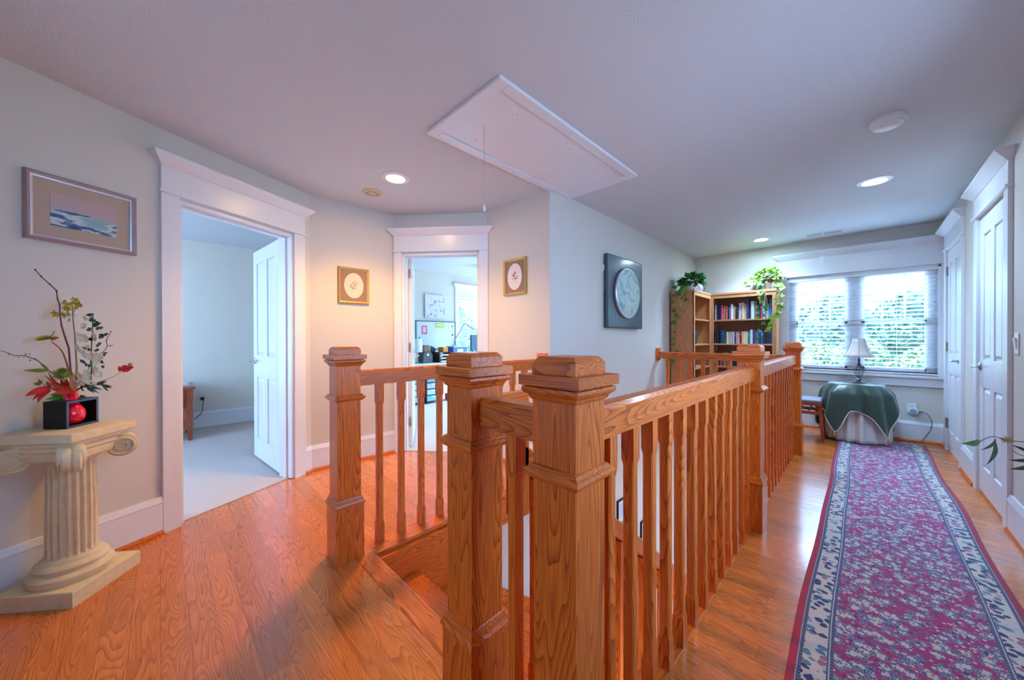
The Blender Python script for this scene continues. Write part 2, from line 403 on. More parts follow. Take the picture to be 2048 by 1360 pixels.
# ---- panel doors
def lever_bm(side=1):
    bm = B(); lathe(bm, [(.030, 0), (.030, .006), (.022, .012), (.011, .016), (.011, .045), (.0, .048)], 20, Matrix.Rotation(-PI/2, 4, 'X'))
    tube(bm, smoothpts([(0, .040, 0), (.03*side, .046, 0), (.075*side, .046, .004), (.115*side, .040, -.002)]), [.009]*7+[.008]*6+[.0075]*5+[.006], 8) if False else tube(bm, [(0, .040, 0), (.03*side, .046, 0), (.075*side, .046, .004), (.115*side, .040, -.002)], [.010, .010, .008, .007], 8)
    return bm
def panel_door(name, loc, rotz, w, h, hinge_at, lever_both=True, hinge_side=0, lever_dir=1, label=None, hz=(.27, 1.05, 1.82), hinge_y=.0):
    'local x along width from the hinge edge, y out of one face (0..-.036)'
    d = bpy.data.objects.new(name, None); COL.objects.link(d); d.location = loc; d.rotation_euler = (0, 0, rotz); d['kind'] = 'structure'
    T = .036; st = .105; ms = .09
    bm = B()
    xs = [(0, st), (w-st, w), (w/2-ms/2, w/2+ms/2)]
    for a, b in xs: box(bm, a, b, -T, 0, .012, h)
    for a, b in ((.012, .20), (.78, .985), (h-.125, h)):
        for p, q in ((st, w/2-ms/2), (w/2+ms/2, w-st)): box(bm, p, q, -T, 0, a, b)
    for z0, z1 in ((.20, .78), (.985, h-.125)):
        for p, q in ((st, w/2-ms/2), (w/2+ms/2, w-st)):
            box(bm, p, q, -T+.011, -.011, z0, z1)
            for s, yy, y2 in ((1, -.011, -.003), (-1, -T+.011, -T+.003)):
                r = [[(p+i, y_, z0+i), (q-i, y_, z0+i), (q-i, y_, z1-i), (p+i, y_, z1-i)] for i, y_ in ((.012, yy), (.034, y2))]
                loft(bm, [[Vector(c) for c in k] for k in r])
    obj('door_leaf', bm, [white], d, bevel=.003)
    for z in hz:
        b2 = B(); box(b2, -.028, .030, hinge_y-.001, hinge_y+.0025, z-.045, z+.045); lathe(b2, [(.0065, -.048), (.0065, .048)], 10, Matrix.Translation((0, hinge_y+.006, z)))
        obj('hinge', b2, [bronze], d)
    hl = obj('lever_handle', lever_bm(-1), [metal], d); hl.location = (w-.062, 0, .93)
    if lever_both:
        h2 = obj('lever_handle', lever_bm(1), [metal], d); h2.location = (w-.062, -T, .93); h2.rotation_euler = (0, 0, PI)
    return d
# bedroom door, opened into the bedroom
hp = W1.loc(O1[0]+.022, -.125)
panel_door('door_1', (hp.x-.02, hp.y+.0, .012), math.radians(184.5), .745, 1.975, 0, hinge_y=-.018)
hp = W3.loc(O3[1]-.022, -.125)
ang = math.atan2(hp.y, hp.x)
panel_door('door_2', (hp.x, hp.y, .012), ang-math.radians(3.0), .76, 1.975, 0, hinge_y=-.018)
# closet doors, closed (hinges on the hall side)
def closed(name, y_h, y_e, flip):
    w = abs(y_e-y_h)-.008
    # local x from hinge edge; local y must face -X (hall)
    d = panel_door(name, (XR-.004, y_h, .008), PI/2, w, 2.015, 0, lever_both=False)
    if flip:   # hinge at far (larger y): mirror by building with x reversed
        d.scale = (-1, 1, 1)
    return d
closed('door_3', 3.637, 4.343, False); closed('door_4', 5.696, 4.99, True)

# ---- hall window
wf = WF; a, b = OWF[0], OWF[1]
bm = B(); zt = 1.935
box(bm, a-.022, a, 0, .02, .73, zt+.012, Mx=wf.M); box(bm, b, b+.085, 0, .02, .73, zt+.012, Mx=wf.M)
box(bm, a-.024, b+.10, 0, .034, zt+.012, zt+.028, Mx=wf.M); box(bm, a-.022, b+.085, 0, .02, zt+.028, zt+.235, Mx=wf.M)
crown(bm, wf, a-.022, b+.085, zt+.235, zt+.315, ends=(0, 1), y0=.02)
box(bm, a-.024, b+.10, -.10, .045, .705, .73, Mx=wf.M); box(bm, a-.022, b+.085, 0, .02, .61, .705, Mx=wf.M)
for s0, s1, z0, z1 in ((a, a+.02, .73, zt), (b-.02, b, .73, zt), (a, b, zt-.02, zt)): box(bm, s0, s1, -.12, 0, z0, z1, Mx=wf.M)
struct('trim_5', bm, [white], bevel=.0015)
wd = bpy.data.objects.new('window_1', None); COL.objects.link(wd); wd['kind'] = 'structure'; wd.location = wf.loc(0, 0, 0); wd.rotation_euler = (0, 0, wf.rz)
def sash(s0, s1, z0, z1, y, muntins, parent, fw=.032):
    bm = B()
    for p, q, r, t in ((s0, s0+fw, z0, z1), (s1-fw, s1, z0, z1), (s0, s1, z0, z0+fw), (s0, s1, z1-fw, z1)): box(bm, p, q, y-.03, y, r, t)
    for k in range(1, muntins):
        x = s0+(s1-s0)*k/muntins; box(bm, x-.008, x+.008, y-.025, y-.005, z0+fw, z1-fw)
    f = obj('window_sash', bm, [white], parent)
    g = B(); box(g, s0+fw, s1-fw, y-.017, y-.013, z0+fw, z1-fw); obj('glass_pane', g, [glassm], f)
c = XR-(-.055)   # centre mullion
spans = [(a+.075, c-.055), (c+.055, b-.075)]
bm = B()
box(bm, a, b, -.12, -.06, .73, .775); box(bm, a, b, -.12, -.06, zt-.045, zt)
box(bm, a, a+.085, -.12, -.06, .73, zt); box(bm, b-.085, b, -.12, -.06, .73, zt); box(bm, c-.06, c+.06, -.12, -.06, .73, zt)
obj('window_frame', bm, [white], wd)
for s0, s1 in spans:
    sash(s0, s1, .77, 1.345, -.065, 1, wd); sash(s0, s1, 1.32, 1.90, -.095, 3, wd)
# added, unseen windows beside and behind the camera, letting daylight in
def added_window(name, fr, s0, s1, z0, z1, trim):
    bm = B()
    for a_, b_, c_, d_ in ((s0-.09, s0, z0, z1), (s1, s1+.09, z0, z1)): box(bm, a_, b_, 0, .02, c_, d_, Mx=fr.M)
    box(bm, s0-.10, s1+.10, 0, .032, z1, z1+.015, Mx=fr.M); box(bm, s0-.09, s1+.09, 0, .02, z1+.015, z1+.15, Mx=fr.M)
    box(bm, s0-.10, s1+.10, -.06, .04, z0-.025, z0, Mx=fr.M); box(bm, s0-.09, s1+.09, 0, .02, z0-.11, z0-.025, Mx=fr.M)
    struct(trim, bm, [white])
    w = bpy.data.objects.new(name, None); COL.objects.link(w); w['kind'] = 'structure'; w.location = fr.loc(0); w.rotation_euler = (0, 0, fr.rz)
    zm = (z0+z1)/2; m_ = (s0+s1)/2
    for p_, q_ in ((s0, m_-.01), (m_+.01, s1)): sash(p_, q_, z0, zm+.015, -.05, 1, w); sash(p_, q_, zm-.015, z1, -.08, 1, w)
added_window('window_added_side', WR, .8-y0r, 2.4-y0r, .7, 2.15, 'trim_12')
added_window('window_added_rear', Frame((-2.9, -1.6), (XR, -1.6)), 1.3, 2.1, .7, 1.9, 'trim_13')
# blinds
def blind(name, label, fr, s0, s1, z0, z1, depth=-.035, pitch=.046, wid=.048, cords=4, tilt=.22, group=None):
    t = thing(name, label, 'blinds', fr.loc(s0, depth, 0), fr.rz, group); w = s1-s0
    bm = B(); box(bm, 0, w, -.028, .028, z1-.045, z1); obj('head_rail', bm, [white], t)
    z = z0+.035; k = 0; bm = B()
    while z < z1-.06:
        dz = wid/2*math.sin(tilt)
        vs = [(0.005, -wid/2, z-dz), (w-.005, -wid/2, z-dz), (w-.005, wid/2, z+dz), (.005, wid/2, z+dz)]
        loft(bm, [[Vector(v) for v in vs], [Vector((v[0], v[1], v[2]+.0028)) for v in vs]])
        z += pitch
    obj('slats', bm, [white], t)
    bm = B(); box(bm, .003, w-.003, -.024, .024, z0+.004, z0+.022); obj('bottom_rail', bm, [white], t)
    bm = B()
    for k in range(cords):
        x = .09+(w-.18)*k/(cords-1)
        for y in (-.022, .024): tube(bm, [(x, y, z0+.02), (x, y, z1-.04)], .0011, 5)
    tube(bm, [(w-.06, .034, z1-.05), (w-.06, .036, z1-.55)], .0018, 6); tube(bm, [(.05, .034, z1-.05), (.05, .036, z1-.65)], .0018, 6)
    obj('cords', bm, [white], t); return t
blind('window_blind', 'wide white horizontal slat blind across the double window behind the lamp', WF, a+.004, b-.004, .732, 1.932, cords=6)

# ---- office window, trim, blind
FOw = FO; oa, ob = 6.6-5.45, 6.6-4.22
bm = B(); casing_z = 2.0
for s0, s1, z0, z1 in ((oa-.09, oa, .80, 2.012), (ob, ob+.09, .80, 2.012)): box(bm, s0, s1, 0, .02, z0, z1, Mx=FO.M)
box(bm, oa-.10, ob+.10, 0, .032, 2.012, 2.027, Mx=FO.M); box(bm, oa-.09, ob+.09, 0, .02, 2.027, 2.17, Mx=FO.M); crown(bm, FO, oa-.09, ob+.09, 2.17, 2.235, y0=.02)
box(bm, oa-.10, ob+.10, 0, .045, .775, .80, Mx=FO.M); box(bm, oa-.09, ob+.09, 0, .02, .69, .775, Mx=FO.M)
struct('trim_6', bm, [white])
w2 = bpy.data.objects.new('window_2', None); COL.objects.link(w2); w2['kind'] = 'structure'; w2.location = FO.loc(0); w2.rotation_euler = (0, 0, FO.rz)
sash(oa, ob, .80, 1.41, -.065, 1, w2, .05); sash(oa, ob, 1.39, 2.0, -.095, 1, w2, .05)
blind('window_blind', 'white horizontal slat blind on the office window beside the whiteboard', FO, oa+.004, ob-.004, .802, 1.998, cords=3)

# ------------------------------------------------------------------ stair opening: nosings, fascia, stairs
bm = B()
def nosing(x0, x1, y0, y1): box(bm, x0, x1, y0, y1, -.024, .0035)
nosing(-1.875, -.53, .715, .815)
struct('trim_7', bm, [wx], bevel=.008)
bm = B(); nosing(-1.985, -1.845, .815, Y4); struct('trim_8', bm, [wy], bevel=.008)
bm = B(); nosing(-.545, -.462, .815, 4.44); struct('trim_9', bm, [wy], bevel=.003)
bm = B(); nosing(XB, -.53, 4.42, 4.53); struct('trim_10', bm, [wx], bevel=.004)
st = thing('staircase', 'oak staircase going down from the landing between the newel posts', 'stairs', (0, .80, 0))
RUN, RISE = .2475, .19
for k in range(1, 14):
    bm = B(); box(bm, -1.818, -.80, RUN*(k-1)+.002, RUN*k+.012, -RISE*k-.028, -RISE*k); obj('tread', bm, [wx], st, bevel=.006)
    bm = B(); y_ = RUN*(k-1); box(bm, -1.818, -.81, y_-.014, y_+.002, -RISE*k, -RISE*(k-1)-.028); obj('riser', bm, [wx], st)
bm = B(); y_ = RUN*13; box(bm, -1.818, -.81, y_-.018, y_, ZL, -RISE*13-.028); obj('riser', bm, [wx], st)
sl = RISE/RUN
def slab_yz(bm, x0, x1, pts):
    loft(bm, [[Vector((x0, y, z)) for y, z in pts], [Vector((x1, y, z)) for y, z in pts]])
bm = B(); slab_yz(bm, -1.836, -1.818, [(0, -.03), (.50, -.03), (.62, -.40), (3.3, -3.3*sl+.07), (3.3, -3.3*sl-.2), (0, -.28)]); obj('wall_skirt_board', bm, [wy], st)
bm = B(); slab_yz(bm, -.80, -.775, [(0.02, -.03), (3.2, -3.18*sl-.03+.02), (3.2, -3.18*sl-.30), (.02, -.34)]); obj('outer_stringer', bm, [wy], st)
bm = B(); box(bm, -1.862, -1.842, .80, Y4+.0, -.205, -.024); box(bm, -1.858, -1.836, .80, Y4, -.20, -.175); struct('trim_11', bm, [wy], bevel=.002)
# small floor-level grille in the skirt
bm = B(); box(bm, -1.818, -1.814, 1.27, 1.42, -.37, -.17); box(bm, -1.8145, -1.812, 1.28, 1.41, -.355, -.185, mi=1)
single('wall_vent', bm, [black, wx], 'small wooden vent cover with dark edge low on stair side board', 'vent')

# ------------------------------------------------------------------ newel posts and railings
def make_newel(label, loc):
    t = thing('newel_post', label, 'newel post', loc, 0, 'square oak newel posts')
    bm = B(); sq(bm, [(.0705, 0), (.0705, .282)]); obj('base_box', bm, [wz], t, bevel=.002)
    bm = B(); sq(bm, [(.0690, .280), (.0690, .283), (.0755, .284), (.0755, .292), (.070, .302), (.067, .312), (.0625, .323), (.060, .326)]); obj('base_molding', bm, [wx], t)
    bm = B(); sq(bm, [(.059, .32), (.059, 1.03)]); obj('shaft', bm, [wz], t, bevel=.0015)
    bm = B(); sq(bm, [(.059, .826), (.066, .828), (.070, .834), (.076, .838), (.078, .844), (.074, .850), (.069, .853), (.064, .860), (.059, .862)]); obj('middle_molding', bm, [wx], t)
    bm = B(); sq(bm, [(.059, 1.008), (.064, 1.012), (.067, 1.020), (.075, 1.026), (.079, 1.032), (.077, 1.039), (.070, 1.041)]); obj('cap_molding', bm, [wx], t)
    bm = B(); sq(bm, [(.070, 1.041), (.070, 1.044)], mi=0); sq(bm, [(.0835, 1.044), (.0835, 1.068)]); c2 = obj('cap_plate', bm, [wx], t, bevel=.001)
    bm = B(); sq(bm, [(.0605, 1.068), (.0605, 1.096), (.049, 1.109)]); obj('cap_block', bm, [wx], t, bevel=.001)
    return t
NA = make_newel('oak newel post nearest the bedroom door, left side of the stair opening', (-1.94, .695, 0))
dup(NA, (-.832, .675, 0), 0, 'oak newel post in the centre, between stair opening and nearest post')
dup(NA, (-.484, .675, 0), 0, 'largest, nearest oak newel post at the front corner of the railing')
dup(NA, (-.478, 2.555, 0), 0, 'oak newel post half way along the hallway railing by the rug')
dup(NA, (-.478, 4.48, 0), 0, 'far oak newel post in front of the folding stool')
def baluster_bm(zb, zt, h=.0195):
    bm = B(); sq(bm, [(h, zb, .0008), (h, zb+.105, .0008), (h*.85, zb+.122, .004), (h*.85, zt-.120, .004), (h, zt-.100, .0008), (h, zt, .0008)], ch=.001); return bm
ZR0, ZR1 = .897, .980
def rail_box(bm, p, q, w=.031, h0=0, h1=.083, up=True):
    'bar from p to q (bottom centre line), vertical section with eased top edges'
    p, q = Vector(p), Vector(q); d = (q-p).normalized(); s = Vector((d.y, -d.x, 0)).normalized(); z = Vector((0, 0, 1))
    c = .011; pr = [(-w, h0), (w, h0), (w, h1-c), (w-c, h1), (-w+c, h1), (-w, h1-c)]
    loft(bm, [[P+s*a+z*b for a, b in pr] for P in (p, q)])
def railing(label, p, q, n0, nn, step, m, rosette=None):
    t = thing('stair_railing', label, 'railing', (p[0], p[1], 0)); d = Vector((q[0]-p[0], q[1]-p[1], 0)); L = d.length; d.normalize()
    bm = B(); rail_box(bm, (0, 0, ZR0), d*L+Vector((0, 0, ZR0))); obj('handrail', bm, [m], t)
    first = None
    for k in range(nn):
        s = n0+k*step
        if first is None: first = obj('baluster', baluster_bm(.003, ZR0), [wz], t); b_ = first
        else: b_ = first.copy(); COL.objects.link(b_)
        b_.parent = t; b_.location = d*s
    if rosette:
        bm = B(); n = d; s = Vector((-d.y, d.x, 0))
        Mx = Matrix.Translation(d*(L-.0)) @ Matrix(((d.x, s.x, 0, 0), (d.y, s.y, 0, 0), (0, 0, 1, 0), (0, 0, 0, 1)))
        box(bm, -.022, 0, -.052, .052, .868, 1.026, Mx=Mx); obj('wall_rosette', bm, [wz], t, bevel=.002)
    return t
railing('oak railing from the left newel post to the wall beside the office door', (-1.94, .754), (-1.915, Y4), .126, 11, .132, wy, True)
railing('short oak railing joining the two big newel posts in front', (-.773, .675), (-.543, .675), .115, 1, .132, wx)
railing('long oak railing between the nearest and the middle hallway newel post', (-.484, .734), (-.480, 2.496), .116, 13, .132, wy)
railing('oak railing between the middle and far newel posts beside the rug', (-.479, 2.614), (-.479, 4.421), .1, 13, .132, wy)
railing('oak railing crossing in front of the bookcases to the wall', (-.537, 4.48), (XB, 4.48), .10, 9, .134, wx, True)
# sloping rail down the stairs
t = thing('stair_railing', 'sloping oak handrail with balusters following the steps down', 'railing', (-.832, .734, 0))
bm = B(); rail_box(bm, (0, 0, .892), (0, .155, .892), .029, h1=.078); obj('handrail_level', bm, [wy], t)
bm = B(); box(bm, -.029, .029, .100, .158, .55, .9); obj('gooseneck', bm, [wz], t, bevel=.004)
rz = lambda y: .748-.768*(y+.734-.935)
bm = B(); rail_box(bm, (0, .13, rz(.13)-.09), (0, 3.35, rz(3.35)-.09), .029, h1=.09); obj('handrail', bm, [wy], t)
for k in range(23):
    y = .22+.124*k; obj('baluster', baluster_bm(-sl*(y+.734-.82)-.03, rz(y)-.085), [wz], t).location = (0, y, 0)

# ------------------------------------------------------------------ ceiling fittings
warm = (1.0, .66, .36)
def emis(name, c, s):
    return mat(name, c, .5, emit=c, es=s)
bulb = emis('lit_bulb', (1.0, .60, .24), LAMP_W*.4); bulb2 = emis('lit_bulb_daylight_blue', (.52, .76, 1.0), LAMP_W*.75)  # hall lamps tinted blue to stand in for window daylight
def downlight(loc, label, bulb, watt=95, col=(1, .52, .09)):
    t = thing('recessed_light', label, 'ceiling light', loc, 0, 'recessed ceiling lights')
    bm = B(); lathe(bm, [(.104, 0), (.104, -.004), (.075, -.010), (.066, -.006), (.062, -.001), (.062, 0)], 40); obj('trim_ring', bm, [white], t, smooth=True)
    bm = B(); lathe(bm, [(.060, -.0015), (.060, -.005), (.040, -.0075)], 32); obj('lamp_lens', bm, [bulb], t)
    l = bpy.data.lights.new('downlight_beam', 'SPOT'); l.energy = watt; l.color = col; l.spot_size = math.radians(135); l.spot_blend = .7; l.shadow_soft_size = .12
    o = bpy.data.objects.new('downlight_beam', l); COL.objects.link(o); o.location = (loc[0], loc[1], loc[2]-.03)
    return t
dl = downlight((-2.567, 1.303, H), 'lit recessed ceiling light above the left landing near the bedroom door', bulb)
dl = downlight((.075, 4.03, H), 'lit recessed ceiling light above the rug near closet doors', bulb2, 50, (.36, .62, 1))
downlight((-.90, 5.39, H), 'small far lit recessed ceiling light near the bookcases', bulb2, 115, (.42, .66, 1))
bm = B(); lathe(bm, [(.078, 0), (.078, -.006), (.066, -.014), (.03, -.016), (.02, -.020), (0, -.020)], 32)
for k in range(10):
    a_ = k*PI/5; box(bm, .045*math.cos(a_)-.004, .045*math.cos(a_)+.004, .045*math.sin(a_)-.004, .045*math.sin(a_)+.004, -.0175, -.014, mi=1)
single('ceiling_speaker', bm, [beigep, blackm], 'round beige slotted disc on the ceiling beside the left light', 'ceiling disc', (-2.95, 1.288, H), smooth=True)
t = thing('smoke_detector', 'round white smoke detector on the ceiling above the rug', 'smoke detector', (.108, 2.945, H))
bm = B(); lathe(bm, [(.075, 0), (.077, -.018), (.070, -.026)], 36); obj('mounting_base', bm, [plastic], t, smooth=True)
bm = B(); lathe(bm, [(.068, -.026), (.064, -.040), (.045, -.050), (0, -.052)], 36); obj('dome', bm, [plastic], t, smooth=True)
bm = B()
for k in range(5): box(bm, -.03+.012*k, -.023+.012*k, -.045, -.030, -.048, -.044)
obj('sound_slots', bm, [blackm], t)
t = thing('ceiling_register', 'narrow white slotted air register on ceiling near the window', 'vent', (-.32, 5.60, H))
bm = B(); box(bm, -.175, .175, -.055, .055, -.006, 0); obj('register_plate', bm, [white], t, bevel=.002)
bm = B()
for k in range(22):
    if k != 10: box(bm, -.155+.0145*k, -.148+.0145*k, -.036, .036, -.0075, -.0055)
obj('slots', bm, [flat('slot_shadow_grey', (.10, .11, .13))], t)
# attic hatch
t = thing('attic_hatch', 'white framed attic hatch panel on the ceiling with pull cord', 'attic hatch', (-1.53, 1.855, H))
bm = B(); X, Y, w = .322, .715, .062
for x0, x1, y0, y1 in ((-X, X, -Y, -Y+w), (-X, X, Y-w, Y), (-X, -X+w, -Y+w, Y-w), (X-w, X, -Y+w, Y-w)):
    box(bm, x0, x1, y0, y1, -.020, 0); 
obj('frame', bm, [white], t, bevel=.003)
bm = B(); box(bm, -X+w+.004, X-w-.004, -Y+w+.004, Y-w-.004, -.010, -.001); pn = obj('panel', bm, [white], t)
bm = B()
for x, y in ((-.18, -.45), (.18, -.45), (-.18, .05), (.18, .05), (-.18, .5), (.18, .5)): lathe(bm, [(.004, -.0108), (.004, -.0098)], 8, Matrix.Translation((x, y, 0)))
obj('screw_heads', bm, [bronze], t)
bm = B(); tube(bm, [(-.021, -.52, -.01), (-.021, -.52, -.478)], .0016, 6); pc = obj('pull_cord', bm, [mat('cord_grey', (.45, .42, .42))], t)
bm = B(); lathe(bm, [(.003, .0), (.006, -.012), (.009, -.034), (.006, -.040)], 12, Matrix.Translation((-.021, -.52, -.472))); obj('cord_knob', bm, [plastic], pc, smooth=True)

# ------------------------------------------------------------------ pictures
def art(name, base, fn):
    m = mat(name, base, .5); t = NT(m); tc = t.n('ShaderNodeTexCoord'); fn(t, tc.outputs['Object']); return m
def sea(t, v):
    # plain banded seascape: pinkish sky, grey haze, streaked blue water
    sp = t.n('ShaderNodeSeparateXYZ'); t.l(v, sp.inputs[0])
    nz = t.n('ShaderNodeTexNoise'); nz.inputs['Scale'].default_value = 26; nz.inputs['Detail'].default_value = 5
    mp = t.n('ShaderNodeMapping'); mp.inputs['Scale'].default_value = (.45, 1, 1.6); t.l(v, mp.inputs[0]); t.l(mp.outputs[0], nz.inputs['Vector'])
    h = t.math('ADD', sp.outputs[2], t.math('MULTIPLY', t.math('SUBTRACT', nz.outputs['Fac'], .5), .045))
    sky = t.ramp(t.math('ADD', t.math('MULTIPLY', h, 6), .5), [(.45, (.42, .40, .40)), (.8, (.50, .36, .36))])
    wat = t.ramp(nz.outputs['Fac'], [(.36, (.02, .05, .16)), (.47, (.06, .16, .33)), (.53, (.62, .68, .66)), (.62, (.24, .42, .48))])
    t.l(t.mix(t.math('LESS_THAN', h, -.002), sky, wat), t.b.inputs['Base Color'])
def framed(name, label, fr, s, z, w, h, fw, fm, lip, matm, inner, innerm, oval=False, extra=None):
    t = thing(name, label, 'picture', fr.loc(s, .001, z), fr.rz)
    bm = B(); d = .022
    for r0, r1, da, db in ((0, fw*.55, d, d*.9), (fw*.55, fw, d*.75, d*.6)):
        pass
    for k in range(4):
        pr = [(0, 0), (0, d*.8), (fw*.25, d), (fw*.6, d*.92), (fw*.72, d*.62), (fw, d*.55), (fw, 0)]
    # profile rings around the rectangle
    rect = lambda i: [(-w/2+i, -h/2+i), (w/2-i, -h/2+i), (w/2-i, h/2-i), (-w/2+i, h/2-i)]
    prs = [(0, 0), (0, d*.8), (fw*.25, d), (fw*.6, d*.92)]
    def ringset(bm, prs, mi):
        for (i0, y0), (i1, y1) in zip(prs, prs[1:]):
            a = [bm.verts.new((x, y0, zz)) for x, zz in rect(i0)]; b = [bm.verts.new((x, y1, zz)) for x, zz in rect(i1)]
            for q in range(4): bm.faces.new((a[q], a[(q+1) % 4], b[(q+1) % 4], b[q])).material_index = mi
    ringset(bm, prs, 0); ringset(bm, [(fw*.6, d*.92), (fw*.72, d*.6), (fw, d*.55), (fw, d*.2), (0, 0)], 1)
    obj('frame', bm, [fm, lip], t)
    bm = B(); box(bm, -w/2+fw*.8, w/2-fw*.8, d*.25, d*.34, -h/2+fw*.8, h/2-fw*.8); obj('mat_board', bm, [matm], t)
    bm = B()
    if oval: lathe(bm, [(inner[0], 0), (inner[0], .002)], 40, Matrix.Translation((0, d*.34, 0)) @ Matrix.Rotation(-PI/2, 4, 'X') @ Matrix.Diagonal((1, inner[1]/inner[0], 1, 1)))
    else: box(bm, -inner[0], inner[0], d*.34, d*.34+.0015, -inner[1], inner[1])
    p = obj('print', bm, [innerm], t)
    if extra: extra(t, d*.34+.0022)
    return t
framed('framed_picture', 'wide mauve framed seascape print with tan mat above the pedestal', W1, 1.332, 1.778, .385, .322, .026, mauve, silver, linen, (.114, .080), art('seascape_print', (.3, .35, .4), sea))
ivory = flat('ivory_paper', (.66, .60, .50)); ivory2 = flat('white_paper', (.70, .68, .66))
def flowers(cols, seed):
    def ex(t, y):
        rnd = random.Random(seed); bm = B()
        st_ = [(0, -.045), (.004, -.01), (-.008, .02)]
        tube(bm, [(x, y, z) for x, z in st_], .0012, 5, mi=0)
        for k in range(13):
            x, z = rnd.uniform(-.036, .036), rnd.uniform(-.025, .04); a_ = rnd.uniform(0, 6.3); L = rnd.uniform(.010, .018)
            leaf(bm, (x, y, z), (x+L*math.cos(a_), y, z+L*math.sin(a_)), .009, n=(0, 1, 0), mi=0, bend=.05, fold=0)
        for k, (x, z) in enumerate(((-.008, .036), (.020, .012), (.006, .022))):
            for q in range(7):
                a_ = q*.9; leaf(bm, (x, y, z), (x+.012*math.cos(a_), y+.0008, z+.012*math.sin(a_)), .009, n=(0, 1, 0), mi=1, bend=.05, fold=0)
        obj('painted_flowers', bm, [flat('ink_green', (.05, .10, .12)), flat('petal_print', cols)], t)
    return ex
W2s = lambda s: W2.L-s
framed('framed_picture', 'gold framed oval print of a pale pink flower left of office door', W2, W2s(.362), 1.648, .278, .332, .020, gold, gold, brownmat, (.087, .118), ivory, True, flowers((.62, .42, .50), 3))
framed('framed_picture', 'gold framed oval print of red roses right of office door', W4, XB+2.238, 1.714, .285, .328, .020, gold, gold, brownmat, (.090, .120), ivory2, True, flowers((.60, .20, .24), 9))
# carved panel with glass disc on the stair wall
t = thing('wall_plaque', 'dark blue wooden wall plaque with a round pale marbled disc', 'wall art', WB.loc(YF-3.545, .002, 1.63), WB.rz)
dkw = wood('dark_blue_stained_wood', 'z', (.055, .085, .11), (.035, .055, .08), (.015, .025, .04), rough=.35, coat=.3, freq=7, sc=.6)
bm = B(); box(bm, -.395, .395, .012, .050, -.375, .375); obj('wood_panel', bm, [dkw], t, bevel=.012)
bm = B(); box(bm, .36, .40, -.002, .012, .20, .26); box(bm, -.3, .3, -.002, .012, -.1, .1); obj('hanging_cleat', bm, [white], t)
def marb(t, v):
    nz = t.n('ShaderNodeTexNoise'); nz.inputs['Scale'].default_value = 5; nz.inputs['Detail'].default_value = 5; nz.inputs['Distortion'].default_value = 1.6; t.l(v, nz.inputs['Vector'])
    t.l(t.ramp(nz.outputs['Fac'], [(.3, (.10, .22, .32)), (.42, (.24, .46, .50)), (.52, (.55, .66, .55)), (.62, (.42, .56, .60)), (.75, (.66, .72, .70))]), t.b.inputs['Base Color'])
Rd = Matrix.Rotation(-PI/2, 4, 'X')
bm = B(); lathe(bm, [(.262, .050), (.268, .056), (.268, .072), (.262, .078)], 56, Rd); obj('disc_rim', bm, [silver], t, smooth=True)
bm = B(); lathe(bm, [(.258, .076), (.245, .084), (.15, .092), (0, .094)], 56, Rd); obj('marbled_disc', bm, [art('marbled_glass', (.4, .5, .5), marb)], t, smooth=True)
for lo, la in (((XB, 3.58, -.71), 'dark framed picture on the lower stair wall, seen between balusters, nearer one'), ((XB, 4.14, -1.14), 'dark framed picture lower down the stair wall, farther one')):
    framed('framed_picture', la, WB, YF-lo[1], lo[2], .32, .26, .022, black, silver, ivory2, (.10, .07), flat('pale_blue_print', (.45, .55, .72)))

# ------------------------------------------------------------------ pedestal with box and vase
PX, PY = -2.608, -.289; PR = math.radians(53.4)     # diagonal towards the camera
ped = thing('column_pedestal', 'cream cast stone pedestal shaped like an Ionic column against the wall', 'pedestal', (PX, PY, 0), 0)
f_ = Vector((-2.37+2.608, -.263+.289, 0)).normalized(); g_ = Vector((-f_.y, f_.x, 0))   # f_: to front corner, g_: to right corner
def dia(r, z, back=None):
    back = r if back is None else min(r, back); e_ = r-back
    p = [f_*r, g_*r, g_*e_*1.0-f_*back, -g_*e_-f_*back, -g_*r] if e_ > .001 else [f_*r, g_*r, -f_*r, -g_*r]
    return [Vector((q.x, q.y, z)) for q in p]
bm = B(); loft(bm, [dia(.218, 0, .10), dia(.218, .062, .10), dia(.214, .066, .10)]); obj('plinth', bm, [stone], ped)
bm = B(); lathe(bm, [(.128, .064), (.134, .078), (.134, .096), (.124, .108), (.112, .112), (.112, .120), (.116, .130), (.110, .142), (.098, .148), (.094, .158), (.086, .168)], 48, squash=1)
# keep torus clear of the wall: flatten the rear
for v in bm.verts:
    c_ = v.co.dot(f_)
    if c_ < -.098: v.co += f_*(-.098-c_)
obj('base_rings', bm, [stone], ped, smooth=True)
bm = B(); N = 20*8; rings = []
for z, r in ((.160, .086), (.175, .080), (.36, .079), (.50, .077), (.575, .075), (.60, .078)):
    ring = []
    for i in range(N):
        a_ = 2*PI*i/N; k = (i % 8)/8
        dpt = .010*math.sin(PI*min(1, max(0, (k-.12)/.76))) if .175 <= z <= .58 else 0
        ring.append(Vector(((r-dpt)*math.cos(a_), (r-dpt)*math.sin(a_), z)))
    rings.append(ring)
loft(bm, rings); obj('fluted_shaft', bm, [stone], ped, smooth=True)
bm = B(); lathe(bm, [(.076, .592), (.086, .600), (.094, .612), (.094, .622)], 40)
loft(bm, [dia(.150, .612), dia(.158, .618), dia(.158, .632)]); loft(bm, [dia(.165, .632), dia(.165, .652), dia(.175, .660), dia(.175, .676), dia(.186, .684), dia(.186, .702)])
obj('capital_bands', bm, [stone], ped)
bm = B(); loft(bm, [dia(.196, .700, .10), dia(.208, .704, .10), dia(.208, .742, .10)]); obj('abacus_slab', bm, [stone], ped, bevel=.002)
